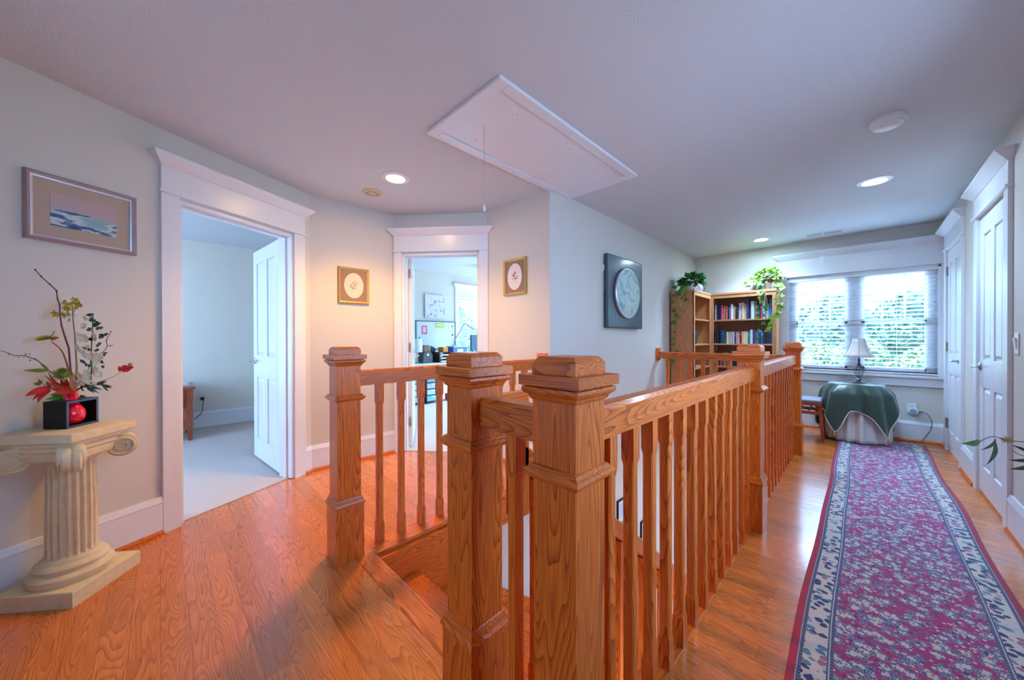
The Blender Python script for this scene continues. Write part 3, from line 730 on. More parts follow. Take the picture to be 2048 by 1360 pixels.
def volute(dirv, side):
    bm = B(); cz = .628; C = dirv*.158; s = Vector((-dirv.y, dirv.x, 0))
    def P(x, y, z): return C+dirv*x+s*y+Vector((0, 0, z))+Vector((0, 0, cz))
    rings = []
    for r, y in ((.010, -.030), (.046, -.030), (.056, -.024), (.056, -.008), (.049, 0), (.056, .008), (.056, .024), (.046, .030), (.010, .030)):
        rings.append([P(r*math.cos(a*2*PI/32), y, r*math.sin(a*2*PI/32)) for a in range(32)])
    loft(bm, rings)
    for sd in (-1, 1):
        pts = []; rr = []
        for k in range(60):
            tt = k/59; a_ = PI/2+tt*4.2*PI; r = .049*(1-tt)**.85+.004
            pts.append(P(r*math.cos(a_), sd*(.030+.003), r*math.sin(a_))); rr.append(.0055*(1-tt*.45))
        tube(bm, pts, rr, 8)
    return obj('volute', bm, [stone], ped, smooth=True)
for dv in (f_, g_, -g_): volute(dv, 1)
# front corner drop (the two curled lobes)
bm = B()
for sd in (-1, 1):
    rings = []
    for z, r, x in ((.690, .012, .168), (.684, .022, .176), (.665, .027, .186), (.640, .028, .190), (.615, .025, .184), (.598, .017, .172), (.592, .008, .162)):
        rings.append([f_*(x+r*.6*math.cos(a*2*PI/16))+g_*(sd*.020+r*.85*math.sin(a*2*PI/16))+Vector((0, 0, z)) for a in range(16)])
    loft(bm, rings)
obj('corner_scroll', bm, [stone], ped, smooth=True)

ZT = .742
bf = Vector((-2.61+2.56, -.35+.298, 0)).normalized(); br = Vector((-2.67+2.56, -.217+.298, 0)).normalized()
b0 = Vector((-2.56, -.298, ZT))
Mb = Matrix((( br.x, bf.x, 0, b0.x), (br.y, bf.y, 0, b0.y), (0, 0, 1, ZT), (0, 0, 0, 1)))
W_, D_, H_ = .144, .102, .125; navy = mat('black_box_blue_sheen', (.03, .06, .13), .3)
bm = B(); tk = .010
box(bm, 0, W_, 0, D_, 0, tk, Mx=Mb); box(bm, 0, tk, 0, D_, tk, H_-tk, Mx=Mb); box(bm, W_-tk, W_, 0, D_, tk, H_-tk, Mx=Mb); box(bm, tk, W_-tk, D_-.006, D_, tk, H_-tk, Mx=Mb)
# top with a hole for the neck
nx, ny, nr = .066, .049, .0255
for x0, x1, y0, y1 in ((0, nx-nr, 0, D_), (nx+nr, W_, 0, D_), (nx-nr, nx+nr, 0, ny-nr), (nx-nr, nx+nr, ny+nr, D_)): box(bm, x0, x1, y0, y1, H_-tk, H_, Mx=Mb)
for x0, x1, z0, z1 in ((0, W_, 0, tk), (0, W_, H_-tk, H_), (0, tk, tk, H_-tk), (W_-tk, W_, tk, H_-tk)): box(bm, x0, x1, -.0012, 0, z0, z1, mi=1, Mx=Mb)
single('display_box', bm, [black, navy], 'small black open-front box holding the red vase on the pedestal', 'display box')
vp = Mb @ Vector((nx, ny, .0105))
bm = B(); lathe(bm, [(.012, 0), (.020, .001), (.036, .009), (.0445, .024), (.0470, .044), (.0440, .064), (.034, .082), (.0255, .096), (.0232, .104), (.0232, .150), (.0242, .1525), (.019, .1525), (.018, .12)], 36, cap=True)
single('vase', bm, [red], 'glossy red vase with straight neck rising through the black box', 'vase', vp, smooth=True)

# ------------------------------------------------------------------ flower arrangement (each stem its own thing)
DV = 1.664
vt = vp+Vector((0, 0, .150))
zd = lambda u, v, dd: at(u, v, DV+dd-max(0, 138-u)*.0014)
z2 = lambda x, y, dd=0: zd(30+x/6.18, 660+y/6.18, dd)
z3 = lambda x, y, dd=0: zd(60+x/8., 530+y/8., dd)
def petals(name, lst, m, parent):
    for p, q, w, b_ in lst:
        bm = B(); leaf(bm, p, q, w, bend=b_, seg=7); obj(name, bm, [m], parent, smooth=True)
vd = vt.copy()
def stemobj(name, m, pts, r, parent, n=5):
    bm = B(); P = smoothpts(pts, n); k = len(P)
    tube(bm, P, [r*(1.15-.6*i/k) for i in range(k)], 7); return obj(name, bm, [m], parent, smooth=True)
redbark = mat('dark_red_bark', (.16, .018, .025), .4); brown = mat('brown_twig', (.10, .055, .045), .6); stemg = mat('olive_stem', (.24, .22, .08), .5)
GA = 'stems in the red vase'
# dark red tall twig
t = thing('tall_twig', 'tall dark red angular twig rising highest from the red vase', 'branch')
pts = [vd, z2(715, 620, -.0), z2(685, 480), z3(620, 1330), z3(560, 1150), z3(505, 970), z3(480, 800), z3(477, 640), z3(440, 540), z3(425, 410), z3(315, 305), z3(180, 185), z3(82, 75)]
bm = B(); tube(bm, pts, [.0036, .0036, .0034, .0034, .0032, .003, .003, .0028, .0026, .0025, .0022, .002, .0018], 8)
for p in pts[3:]: lathe(bm, [(.001, -.004), (.0042, 0), (.001, .004)], 8, Matrix.Translation(p))
obj('twig', bm, [redbark], t, smooth=True)
# yellow orchid spray
t = thing('yellow_orchid_spray', 'upright stem with a cluster of small yellow orchid flowers', 'flower')
stemobj('stem', stemg, [vd+Vector((.004, 0, 0)), z2(760, 540, .01), z2(745, 160, .01), z3(715, 1100, .01), z3(690, 880, .01), z3(680, 640, .01)], .0034, t)
ym = leafm('yellow_petal', (.52, .34, .02), (.66, .50, .05)); cream = leafm('cream_petal', (.80, .62, .34), (.86, .78, .60))
def blossom(bm, c, r, n=5, w=.7, mi=0, seed=0, tilt=.5, up=None):
    rnd = random.Random(seed); ax = (-F+Vector((rnd.uniform(-1, 1), rnd.uniform(-1, 1), rnd.uniform(-.6, .8)))*tilt).normalized()
    if up is not None: ax = Vector(up)
    a = ax.orthogonal().normalized(); b = ax.cross(a)
    for k in range(n):
        th = 2*PI*k/n+rnd.uniform(-.2, .2); d = a*math.cos(th)+b*math.sin(th); rr = r*rnd.uniform(.8, 1.15)
        leaf(bm, c, c+d*rr+ax*rr*.35, rr*w, n=ax, mi=mi, bend=.12, seg=4)
for i, (x, y) in enumerate(((600, 640), (560, 600), (720, 560), (770, 640), (810, 610), (740, 690), (600, 700), (650, 880), (430, 785), (560, 800), (630, 790), (690, 620), (820, 650))):
    bm = B(); blossom(bm, z3(x, y, random.uniform(-.02, .03)), random.uniform(.014, .021), 6, .6, seed=i); obj('blossom', bm, [ym], t)
bm = B()
for i, (x, y) in enumerate(((540, 620), (700, 740), (740, 820), (560, 830), (400, 780), (780, 700))): tube(bm, smoothpts([z3(680, 720+i*25, .01), z3((680+x)/2, y-20), z3(x, y)]), .0009, 5)
obj('side_stalks', bm, [stemg], t)
# cream delphinium
t = thing('cream_delphinium', 'tall stem of cream blossoms with dark green leaves', 'flower')
stemobj('stem', mat('green_stem', (.06, .14, .04)), [vd+Vector((0, .004, 0)), z2(860, 690, -.02), z2(940, 560, -.03), z2(945, 200, -.02), z3(1000, 1000, -.02), z3(1010, 790, -.02)], .003, t)
for i, (x, y, r) in enumerate(((830, 80, .020), (1000, 80, .020), (900, 110, .016), (810, 220, .021), (890, 225, .017), (880, 300, .020), (1050, 340, .020), (960, 330, .018), (1030, 390, .016), (830, 560, .020), (1010, 500, .020), (780, 600, .025), (900, 560, .022), (1040, 545, .016), (930, 620, .018), (830, 640, .018))):
    bm = B(); blossom(bm, z2(x, y, -.02+random.uniform(-.03, .01)), r*1.2, 10, .7, seed=i+40); obj('blossom', bm, [cream], t)
for i, (x, y, r) in enumerate(((880, 980, .014), (900, 850, .011), (850, 1010, .010))):
    bm = B(); blossom(bm, z3(x, y, -.02), r*1.2, 7, .8, seed=i+70); obj('blossom', bm, [cream], t)
bm = B(); rnd = random.Random(5)
for x, y in ((1010, 800), (960, 870), (1050, 900), (1000, 960), (1060, 960), (980, 1030), (1100, 1020), (1150, 1140), (1190, 1130), (1000, 1180), (1090, 1280)):
    for k in range(3):
        p = z3(x, y, -.03); leaf(bm, p, p+R_*rnd.uniform(-.02, .022)+U*rnd.uniform(-.012, .012)-F*rnd.uniform(-.01, .015), .015)
for x, y in ((870, 400), (900, 440), (1080, 470), (1060, 380), (890, 240), (1000, 245), (1090, 310)):
    for k in range(2):
        p = z2(x, y, -.03); leaf(bm, p, p+R_*rnd.uniform(-.025, .028)+U*rnd.uniform(-.014, .014)-F*rnd.uniform(-.01, .015), .015)
obj('leaves', bm, [dgreen], t)
# anthurium
t = thing('anthurium', 'green and red anthurium bloom on a curved rusty stem', 'flower')
stemobj('stem', mat('rust_stem', (.30, .09, .03)), [vd-Vector((.003, 0, 0)), z2(690, 620), z2(655, 470), z2(600, 300), z2(540, 215), z2(450, 145)], .0034, t)
bm = B(); leaf(bm, z2(540, 95, -.01), z2(225, 130, .01), .022, n=U, bend=.10, seg=8, tip=.8); leaf(bm, z2(250, 120, .005), z2(530, 85, 0), .034, bend=.08, seg=8, n=-F+U*.4, tip=.9)
obj('spathe', bm, [leafm('anthurium_green', (.30, .30, .03), (.42, .34, .04))], t)
bm = B(); leaf(bm, z2(440, 130, -.012), z2(555, 90, -.01), .016, bend=.1); obj('red_lip', bm, [flat('coral_red', (.60, .06, .04))], t)
bm = B(); tube(bm, [z2(455, 90), z2(475, 50), z2(495, 10)], [.004, .0045, .002], 8); obj('spadix', bm, [lime], t, smooth=True)
# drooping left branch
t = thing('budding_branch', 'thin budding branch arching out to the left over the pedestal', 'branch')
pts = [vd, z2(560, 600, .02), z2(400, 490, .02), z2(300, 395, .02), z2(200, 345, .02), z2(100, 318, .02), z2(0, 318, .03), z2(-80, 285, .03), z2(-180, 255, .04)]
stemobj('twig', brown, pts, .0022, t)
bm = B()
for x, y in ((120, 305), (190, 300), (50, 350), (180, 370), (240, 355), (100, 340), (-60, 300)): leaf(bm, z2(x, y, .02), z2(x+random.uniform(-45, 45), y-random.uniform(-22, 22), .015), .009)
obj('buds', bm, [olive], t)
# strap leaves
t = thing('strap_leaves', 'two narrow olive strap leaves pointing left above the red petals', 'leaves')
petals('blade', [(z2(430, 500), z2(100, 500, .02), .018, .03), (z2(420, 500), z2(300, 390, .02), .014, .03), (vd, z2(400, 500, .005), .016, .12)], olive, t)
# pincushion
t = thing('pincushion_flower', 'spiky green pincushion bloom in the middle of the bouquet', 'flower')
bm = B(); c = z2(575, 560, -.03); rnd = random.Random(4)
for k in range(230):
    d = Vector((rnd.gauss(0, 1), rnd.gauss(0, 1), rnd.gauss(0, 1)+.3)).normalized(); L = rnd.uniform(.022, .034)
    tube(bm, [c+d*.006, c+d*L*.7, c+d*L+U*.004], [.0006, .0006, .0009], 4)
obj('spikes', bm, [leafm('pincushion_green', (.10, .16, .02), (.32, .40, .06))], t)
bm = B(); lathe(bm, [(.004, -.012), (.012, -.006), (.013, .004), (.004, .012)], 14, Matrix.Translation(c)); obj('core', bm, [olive], t, smooth=True)
stemobj('stem', stemg, [vd, (vd+c)/2+U*.004, c], .003, t)
# red poinsettia-like leaves
rm = leafm('scarlet_petal', (.60, .005, .01), (.80, .03, .025)); cm = leafm('coral_petal', (.74, .07, .03), (.82, .16, .08)); om = leafm('orange_petal', (.70, .22, .08), (.62, .32, .14))
t = thing('scarlet_lily', 'scarlet flower with pointed petals hanging over the left of the box', 'flower')
petals('petal', [(z2(440, 715, -.03), z2(125, 815, -.02), .034, .12), (z2(440, 740, -.04), z2(280, 900, -.05), .036, .12), (z2(430, 730, -.02), z2(215, 865, -.02), .024, .1), (z2(450, 700, -.02), z2(300, 740, .01), .020, .1)], rm, t); stemobj('stem', stemg, [vd, z2(560, 735, -.02), z2(440, 725, -.03)], .0028, t)
t = thing('coral_lily', 'coral pink flower with broad petals above the vase mouth', 'flower')
pl = []
for q in ((715, 750, 415, 705, .034), (700, 745, 470, 790, .030), (710, 740, 520, 680, .034), (700, 730, 560, 620, .030), (690, 735, 400, 640, .028), (690, 720, 640, 600, .030), (690, 720, 370, 560, .026), (600, 690, 460, 600, .03)): pl.append((z2(q[0], q[1], -.02), z2(q[2], q[3], -.045+random.uniform(0, .02)), q[4], .1))
petals('petal', pl, cm, t); stemobj('stem', stemg, [vd, z2(715, 755, -.015), z2(700, 740, -.02)], .003, t)
t = thing('orange_petals', 'upright pale orange folded petals beside the cream blossoms', 'flower')
petals('petal', [(z2(735, 755, -.04), z2(715, 535, -.05), .022, .1), (z2(750, 755, -.04), z2(690, 610, -.05), .020, .1), (z2(740, 755, -.04), z2(800, 640, -.05), .020, .1)], om, t)
# right fern foliage
t = thing('dark_foliage_sprig', 'dark green lance-leaved sprig spreading right from the vase', 'leaves')
axp = [vd, z2(800, 720, -.02), z2(930, 690, -.03), z2(1060, 670, -.03), z2(1160, 690, -.03)]
stemobj('stem', dgreen, axp, .002, t); bm = B()
for x, y, x2, y2 in ((800, 720, 900, 640), (850, 710, 980, 640), (930, 690, 1010, 740), (900, 700, 1050, 780), (960, 690, 1080, 740), (1020, 680, 1140, 640), (1060, 670, 1200, 720), (1080, 675, 1160, 750), (1100, 680, 1210, 700), (1000, 680, 1130, 620), (880, 700, 990, 780), (850, 700, 960, 690), (820, 710, 860, 760), (1100, 690, 1150, 755)): leaf(bm, z2(x, y, -.025), z2(x2, y2, -.035+random.uniform(-.01, .02)), .010, bend=.08)
obj('leaves', bm, [dgreen], t)
t = thing('broad_green_leaves', 'broad bright green leaves tucked behind the box and vase neck', 'leaves')
pl = []
for x, y, x2, y2, w in ((650, 800, 380, 860, .024), (650, 830, 375, 940, .026), (640, 800, 500, 800, .024), (650, 850, 420, 885, .02), (800, 815, 885, 825, .014), (640, 790, 430, 800, .02)): pl.append((z2(x, y, .03), z2(x2, y2, .035), w, .1))
petals('leaf', pl, green, t)
bm = B(); stemo = thing('olive_sprig', 'short sprig of round olive leaves left of the pincushion bloom', 'leaves')
for x, y, x2, y2, w in ((330, 660, 222, 665, .018), (340, 650, 295, 605, .016), (440, 690, 400, 630, .022)): leaf(bm, z2(x, y, -.01), z2(x2, y2, -.01), w)
tube(bm, smoothpts([vd, z2(560, 730), z2(400, 705), z2(335, 655)]), .0014, 5); obj('leaves', bm, [olive], stemo)
t = thing('red_carnation', 'ruffled red carnation on a long thin stem leaning right', 'flower')
stemobj('stem', stemg, [vd, z2(900, 690, -.01), z2(1080, 630, -.01), z2(1230, 570, -.01), z2(1320, 515, -.01)], .0014, t)
bm = B(); c = z2(1365, 475, -.01); rnd = random.Random(8)
for k in range(46):
    p = c+R_*rnd.uniform(-.013, .016)+U*rnd.uniform(-.011, .008)+F*rnd.uniform(-.012, .012); leaf(bm, p, p+Vector((rnd.uniform(-1, 1), rnd.uniform(-1, 1), rnd.uniform(-.8, .8))).normalized()*.015, .013, bend=.2)
obj('ruffled_petals', bm, [rm], t)
bm = B(); lathe(bm, [(.002, -.006), (.008, 0), (.007, .006), (.002, .009)], 12, Matrix.Translation(z2(1425, 430, -.01))); obj('seed_head', bm, [olive], t, smooth=True)
t = thing('forked_twig', 'small forked brown twig behind the cream blossoms', 'branch')
bm = B(); tube(bm, smoothpts([vd, z2(880, 560, .01), z2(960, 310, .01), z2(1060, 290, .01), z2(1135, 210, .01), z2(1130, 130, .01), z2(1160, 70, .01), z2(1188, 15, .01)]), .0013, 6); tube(bm, [z2(1135, 210, .01), z2(1180, 192, .01), z2(1218, 188, .01)], .001, 5)
for p in ((1188, 18), (1180, 192), (1133, 128)): lathe(bm, [(.0008, -.003), (.0026, 0), (.0008, .003)], 8, Matrix.Translation(z2(*p, .01)))
obj('twig', bm, [brown], t, smooth=True)

# ------------------------------------------------------------------ rug
RX0, RX1, RY0, RY1 = -.183, .484, .25, 5.69
def rugmat():
    m = bpy.data.materials.new('woven_floral_runner'); m.use_nodes = True; t = NT(m)
    tc = t.n('ShaderNodeTexCoord'); sp = t.n('ShaderNodeSeparateXYZ'); t.l(tc.outputs['UV'], sp.inputs[0]); x, y = sp.outputs[0], sp.outputs[1]
    def vor(sc, seed, dist='EUCLIDEAN', feat='F1', rand=.85):
        v = t.n('ShaderNodeTexVoronoi', feature=feat, distance=dist); v.inputs['Scale'].default_value = sc; v.inputs['Randomness'].default_value = rand
        mp = t.n('ShaderNodeMapping'); mp.inputs['Location'].default_value = (seed, seed*.7, 0); t.l(tc.outputs['UV'], mp.inputs[0]); t.l(mp.outputs[0], v.inputs['Vector']); return v
    navy_, crm, mag, teal, blue_ = (.03, .05, .16), (.66, .60, .56), (.40, .030, .17), (.08, .24, .36), (.24, .36, .56)
    # field: flowers of cream with navy outlines on magenta
    v1 = vor(27, 0, rand=.8); v2 = vor(60, 3.1); v3 = vor(11, 5.3, rand=.4)
    nz = t.n('ShaderNodeTexNoise'); nz.inputs['Scale'].default_value = 55; nz.inputs['Detail'].default_value = 1; t.l(tc.outputs['UV'], nz.inputs['Vector'])
    # angular petals: cells around the cell centre
    sub = t.n('ShaderNodeVectorMath', operation='SUBTRACT'); mv = t.n('ShaderNodeMapping'); t.l(tc.outputs['UV'], mv.inputs[0])
    t.l(mv.outputs[0], sub.inputs[0]); t.l(v1.outputs['Position'], sub.inputs[1])
    s2 = t.n('ShaderNodeSeparateXYZ'); t.l(sub.outputs[0], s2.inputs[0])
    ang_ = t.math('ARCTAN2', s2.outputs[1], s2.outputs[0]); pet = t.math('SINE', t.math('MULTIPLY', ang_, 6))
    d = t.math('ADD', v1.outputs['Distance'], t.math('MULTIPLY', pet, .06))
    d = t.math('ADD', d, t.math('MULTIPLY', t.math('SUBTRACT', nz.outputs['Fac'], .5), .35))
    fieldc = t.ramp(d, [(0, mag), (.08, mag), (.11, crm), (.36, crm), (.39, navy_), (.46, navy_), (.48, blue_), (.53, blue_), (.56, mag), (1, mag)])
    ff = t.ramp(v2.outputs['Distance'], [(0, (1, 1, 1)), (.34, (1, 1, 1)), (.37, (0, 0, 0)), (1, (0, 0, 0))])
    cv = t.n('ShaderNodeSeparateColor'); t.l(v2.outputs['Color'], cv.inputs[0])
    fl2 = t.ramp(cv.outputs[0], [(0, crm), (.33, teal), (.55, crm), (.72, navy_), (.9, mag)]); fl2.node.color_ramp.interpolation = 'CONSTANT'
    fieldc = t.mix(ff, fieldc, fl2)
    big = t.math('SUBTRACT', v3.outputs['Distance'], t.math('MULTIPLY', nz.outputs['Fac'], .12))
    bigc = t.ramp(big, [(0, (1, 1, 1)), (.015, (1, 1, 1)), (.03, (0, 0, 0)), (1, (0, 0, 0))]); fieldc = t.mix(bigc, fieldc, navy_)
    # floral border
    vb = vor(34, 9.2, rand=1); cb = t.n('ShaderNodeSeparateColor'); t.l(vb.outputs['Color'], cb.inputs[0])
    db = t.math('ADD', vb.outputs['Distance'], t.math('MULTIPLY', t.math('SUBTRACT', nz.outputs['Fac'], .5), .5))
    fb = t.ramp(db, [(0, (1, 1, 1)), (.44, (1, 1, 1)), (.47, (0, 0, 0)), (1, (0, 0, 0))])
    bc = t.ramp(cb.outputs[1], [(0, navy_), (.35, teal), (.6, (.35, .16, .26)), (.75, navy_), (.9, blue_)]); bc.node.color_ramp.interpolation = 'CONSTANT'
    border = t.mix(fb, crm, bc)
    e = t.math('MINIMUM', x, t.math('SUBTRACT', .667, x))
    # dashed navy guard stripes
    dash = t.math('GREATER_THAN', t.math('FRACT', t.math('MULTIPLY', y, 62)), .45)
    guard = t.mix(dash, navy_, (.12, .17, .30))
    def band(lo, hi): return t.math('MULTIPLY', t.math('GREATER_THAN', e, lo), t.math('LESS_THAN', e, hi))
    c_ = t.mix(t.math('LESS_THAN', e, .119), fieldc, guard)
    c_ = t.mix(band(.1065, .1095), c_, crm); c_ = t.mix(t.math('LESS_THAN', e, .1015), c_, border)
    c_ = t.mix(t.math('LESS_THAN', e, .037), c_, guard); c_ = t.mix(band(.024, .0262), c_, crm)
    c_ = t.mix(t.math('LESS_THAN', e, .022), c_, (.52, .012, .075))
    n3 = t.n('ShaderNodeTexNoise'); n3.inputs['Scale'].default_value = 500; t.l(tc.outputs['UV'], n3.inputs['Vector'])
    t.l(c_, t.b.inputs['Base Color']); t.b.inputs['Roughness'].default_value = .95; t.b.inputs['Sheen Weight'].default_value = .2
    bp = t.n('ShaderNodeBump'); bp.inputs['Strength'].default_value = .5; bp.inputs['Distance'].default_value = .003; t.l(n3.outputs['Fac'], bp.inputs['Height']); t.l(bp.outputs[0], t.b.inputs['Normal'])
    return m
t = thing('rug', 'long magenta and cream floral runner rug along the hallway', 'rug', (0, 0, 0))
bm = B(); uv = bm.loops.layers.uv.new('UVMap'); NX, NY = 12, 150; grid = []
for j in range(NY+1):
    y = RY0+(RY1-RY0)*j/NY; off = .004*math.sin(y*2.3)+.003*math.sin(y*5.1+1)
    row = []
    for i in range(NX+1):
        q = i/NX; x = RX0+(RX1-RX0)*q
        z = .009+.0035*math.sin(y*3.1+q*2)*math.sin(q*PI*2+y)
        v = bm.verts.new((x+off+(.006*math.sin(y*3.7) if i == NX else 0), y, max(.004, z))); row.append((v, (x-RX0, y)))
    grid.append(row)
for j in range(NY):
    for i in range(NX):
        q = [grid[j][i], grid[j][i+1], grid[j+1][i+1], grid[j+1][i]]; f = bm.faces.new([a[0] for a in q])
        for lp, a in zip(f.loops, q): lp[uv].uv = a[1]
o = obj('woven_pile', bm, [rugmat()], t, smooth=True)
md = o.modifiers.new('s', 'SOLIDIFY'); md.thickness = .007; md.offset = -1
bm = B(); rnd = random.Random(2)
for k in range(90):
    x = RX0+.01+(RX1-RX0-.02)*k/89; tube(bm, [(x, RY1-.004, .006), (x+rnd.uniform(-.01, .01), RY1+.025, .007), (x+rnd.uniform(-.02, .02), RY1+rnd.uniform(.04, .06), .004)], .0018, 4)
o = obj('fringe', bm, [flat('fringe_cream', (.5, .45, .38))], t); o['kind'] = 'stuff'

# ------------------------------------------------------------------ round table, cloths, lamp, stool
TX, TY, TZ, TR = -.040, 5.56, .632, .222
t = thing('round_side_table', 'small round table hidden under cloths below the window', 'table', (TX, TY, 0))
bm = B(); lathe(bm, [(TR, TZ-.03), (TR, TZ-.004)], 48); obj('table_top', bm, [wcherry], t)
for k in range(3):
    a_ = k*2.094+.4; bm = B(); tube(bm, [(.15*math.cos(a_), .15*math.sin(a_), .02), (.12*math.cos(a_), .12*math.sin(a_), TZ-.03)], .014, 8); obj('leg', bm, [wcherry], t)
def drape(bm, top_r, zt, fold, lenf, amp, n=240, rows=16, cx=0, cy=0, flare=.04, off=0):
    V = []; ctr = bm.verts.new((cx, cy, zt))
    inner = [bm.verts.new((cx+(top_r-.01)*math.cos(2*PI*i/n), cy+(top_r-.01)*math.sin(2*PI*i/n), zt)) for i in range(n)]
    for i in range(n): bm.faces.new((ctr, inner[i], inner[(i+1) % n]))
    prev = inner
    for j in range(rows):
        q = (j+.5)/rows if j == 0 else (j+1)/rows; row = []
        for i in range(n):
            a_ = 2*PI*i/n; h = lenf(a_)*q; s = min(1, h/.10)
            r = top_r+flare*(h/.6)+amp*s*(.35+.65*min(1, h/.35))*fold(a_)+(.004+off)*s
            row.append(bm.verts.new((cx+r*math.cos(a_), cy+r*math.sin(a_), zt-h)))
        for i in range(n): bm.faces.new((prev[i], prev[(i+1) % n], row[(i+1) % n], row[i]))
        prev = row
    return prev
skirt = mat('cream_skirt_cloth', (.72, .69, .64), .85); satin = mat('green_satin_cloth', (.030, .062, .045), .36, bump=(3, 0, .25)); satin.node_tree.nodes['Principled BSDF'].inputs['Sheen Weight'].default_value = .25
fold1 = lambda a_: .6*math.sin(a_*17+.6*math.sin(a_*3))+.3*math.sin(a_*9+1)
bm = B(); drape(bm, TR+.003, TZ+.001, fold1, lambda a_: TZ-.018, .024); o = obj('table_skirt', bm, [skirt], smooth=True, solid=.002); o.location = (TX, TY, 0); tag(o, 'pleated cream floor-length tablecloth under the green satin cloth', 'tablecloth')
t0 = -2.094
def lenq(a_):
    k = max(math.exp(-((((a_-math.radians(q)+PI) % (2*PI))-PI)/w)**2) for q, w in ((-114, .20), (-48, .22), (40, .3), (150, .3))); return .285+.24*k+.03*math.sin(a_*5+1)
fold2 = lambda a_: .8*math.cos(4*(a_-t0))*1.0+.65*math.sin(a_*11+.5)+.3*math.sin(a_*19)
tc_ = thing('satin_tablecloth', 'dark green satin square cloth with cream piping draped in points', 'tablecloth', (TX, TY, 0))
bm = B(); last = drape(bm, TR+.008, TZ+.006, fold2, lenq, .034, flare=.10, off=.046); rim = [v.co.copy() for v in last]; obj('cloth', bm, [satin], tc_, smooth=True, solid=.002)
bm = B(); tube(bm, rim+[rim[0]], .0045, 6); obj('piping', bm, [skirt], tc_, smooth=True)
bm = B()
for q in range(4):
    i = int(((math.radians((-114, -48, 40, 150)[q])) % (2*PI))/(2*PI)*240) % 240; p = rim[i]; lathe(bm, [(.002, 0), (.006, -.006), (.004, -.012), (.009, -.045), (.003, -.046)], 10, Matrix.Translation(p))
obj('tassel', bm, [gold], tc_)
# lamp
t = thing('table_lamp', 'bronze cage table lamp with cream bell shade by the window', 'lamp', (-.014, 5.575, TZ+.008))
br_ = mat('antique_bronze', (.13, .12, .15), .35, .8)
bm = B(); sq(bm, [(.050, 0), (.050, .010), (.042, .014)]); lathe(bm, [(.036, .014), (.034, .022), (.020, .030), (.026, .040), (.016, .050), (.011, .060)], 24); obj('base', bm, [br_], t, smooth=True)
bm = B(); tube(bm, [(0, 0, .05), (0, 0, .30)], .0045, 8); lathe(bm, [(.006, .205), (.014, .212), (.014, .225), (.006, .235), (.012, .245), (.011, .270), (.006, .275)], 16); obj('stem', bm, [br_], t, smooth=True)
bm = B()
for k in range(4):
    a_ = k*PI/2+.5; pts = [(r*math.cos(a_), r*math.sin(a_), z) for r, z in ((.010, .06), (.030, .095), (.041, .135), (.034, .17), (.014, .188), (.010, .20), (.020, .206), (.030, .200))]
    tube(bm, smoothpts(pts, 4), .0034, 6)
obj('cage', bm, [br_], t, smooth=True)
shm = mat('cream_lamp_shade', (.66, .58, .52), .8)
def shadeprof(bm, off=0):
    rings = []
    for z, r in ((.298, .126), (.325, .108), (.36, .090), (.40, .074), (.44, .063), (.475, .055), (.497, .050)):
        rings.append([Vector(((r+off)*math.cos(2*PI*i/48), (r+off)*math.sin(2*PI*i/48), z)) for i in range(48)])
    loft(bm, rings, cap=False); return rings
bm = B(); rg = shadeprof(bm); sh = obj('lamp_shade', bm, [shm], t, smooth=True, solid=.002)
bm = B()
for k in range(8): tube(bm, [r[k*6] * 1.0 for r in rg], .0022, 6)
tube(bm, rg[0]+[rg[0][0]], .0022, 6); tube(bm, rg[-1]+[rg[-1][0]], .0022, 6)
obj('shade_piping', bm, [mat('mauve_piping', (.22, .14, .15))], sh)
# folding stool
t = thing('folding_stool', 'cherry wood folding stool with padded grey seat behind the far newel post', 'stool', (-.50, 5.27, 0))
bm = B(); box(bm, -.19, .19, -.17, .17, .438, .462); obj('seat_pad', bm, [mat('grey_vinyl', (.26, .32, .42), .3)], t, bevel=.010)
bm = B()
for x0, x1, y0, y1 in ((-.195, .195, -.175, -.155), (-.195, .195, .155, .175), (-.195, -.175, -.155, .155), (.175, .195, -.155, .155)): box(bm, x0, x1, y0, y1, .40, .438)
obj('seat_rail', bm, [wcherry], t, bevel=.002)
for sx in (-1, 1):
    for sy in (-1, 1):
        bm = B(); loft(bm, [[Vector((sx*.185+sx*.02*k+dx, sy*.150+dy, z)) for dx, dy in ((-.014, -.011), (.014, -.011), (.014, .011), (-.014, .011))] for k, z in ((0, .40), (1, 0))]); obj('leg', bm, [wcherry], t, bevel=.002)
bm = B(); box(bm, -.185, .185, -.158, -.142, .30, .335); box(bm, -.185, .185, .142, .158, .30, .335); obj('stretcher', bm, [wcherry], t)
bm = B()
for sy in (-.15, .15):
    for sg in (-1, 1): tube(bm, [(sg*.02, sy, .39), (sg*.10, sy, .335)], .005, 6); tube(bm, [(sg*.10, sy, .39), (sg*.17, sy, .33)], .004, 6)
obj('folding_brace', bm, [blackm], t)

# ------------------------------------------------------------------ outlets and switch
def outlet(label, loc, rz, m=plastic):
    t = thing('wall_outlet', label, 'outlet', loc, rz)
    bm = B(); box(bm, -.036, .036, 0, .006, -.058, .058); obj('cover_plate', bm, [m], t, bevel=.002)
    bm = B()
    for z in (.022, -.022):
        for x in (-.008, .006): box(bm, x, x+.003, .0055, .0065, z-.006, z+.006)
    obj('sockets', bm, [blackm], t); return t
p = WF.loc(XR-.405, 0, .365); outlet('white wall outlet under the window with a round timer plugged in', p, WF.rz)
t = thing('plug_in_timer', 'round white and blue timer plugged into the outlet below the window', 'timer', WF.loc(XR-.413, .007, .335), WF.rz)
bm = B(); lathe(bm, [(.036, 0), (.038, .02), (.034, .03)], 28, Rd); obj('timer_body', bm, [plastic], t, smooth=True)
bm = B(); lathe(bm, [(.026, .030), (.024, .036), (0, .037)], 28, Rd); obj('dial', bm, [flat('blue_dial', (.25, .42, .60))], t, smooth=True)
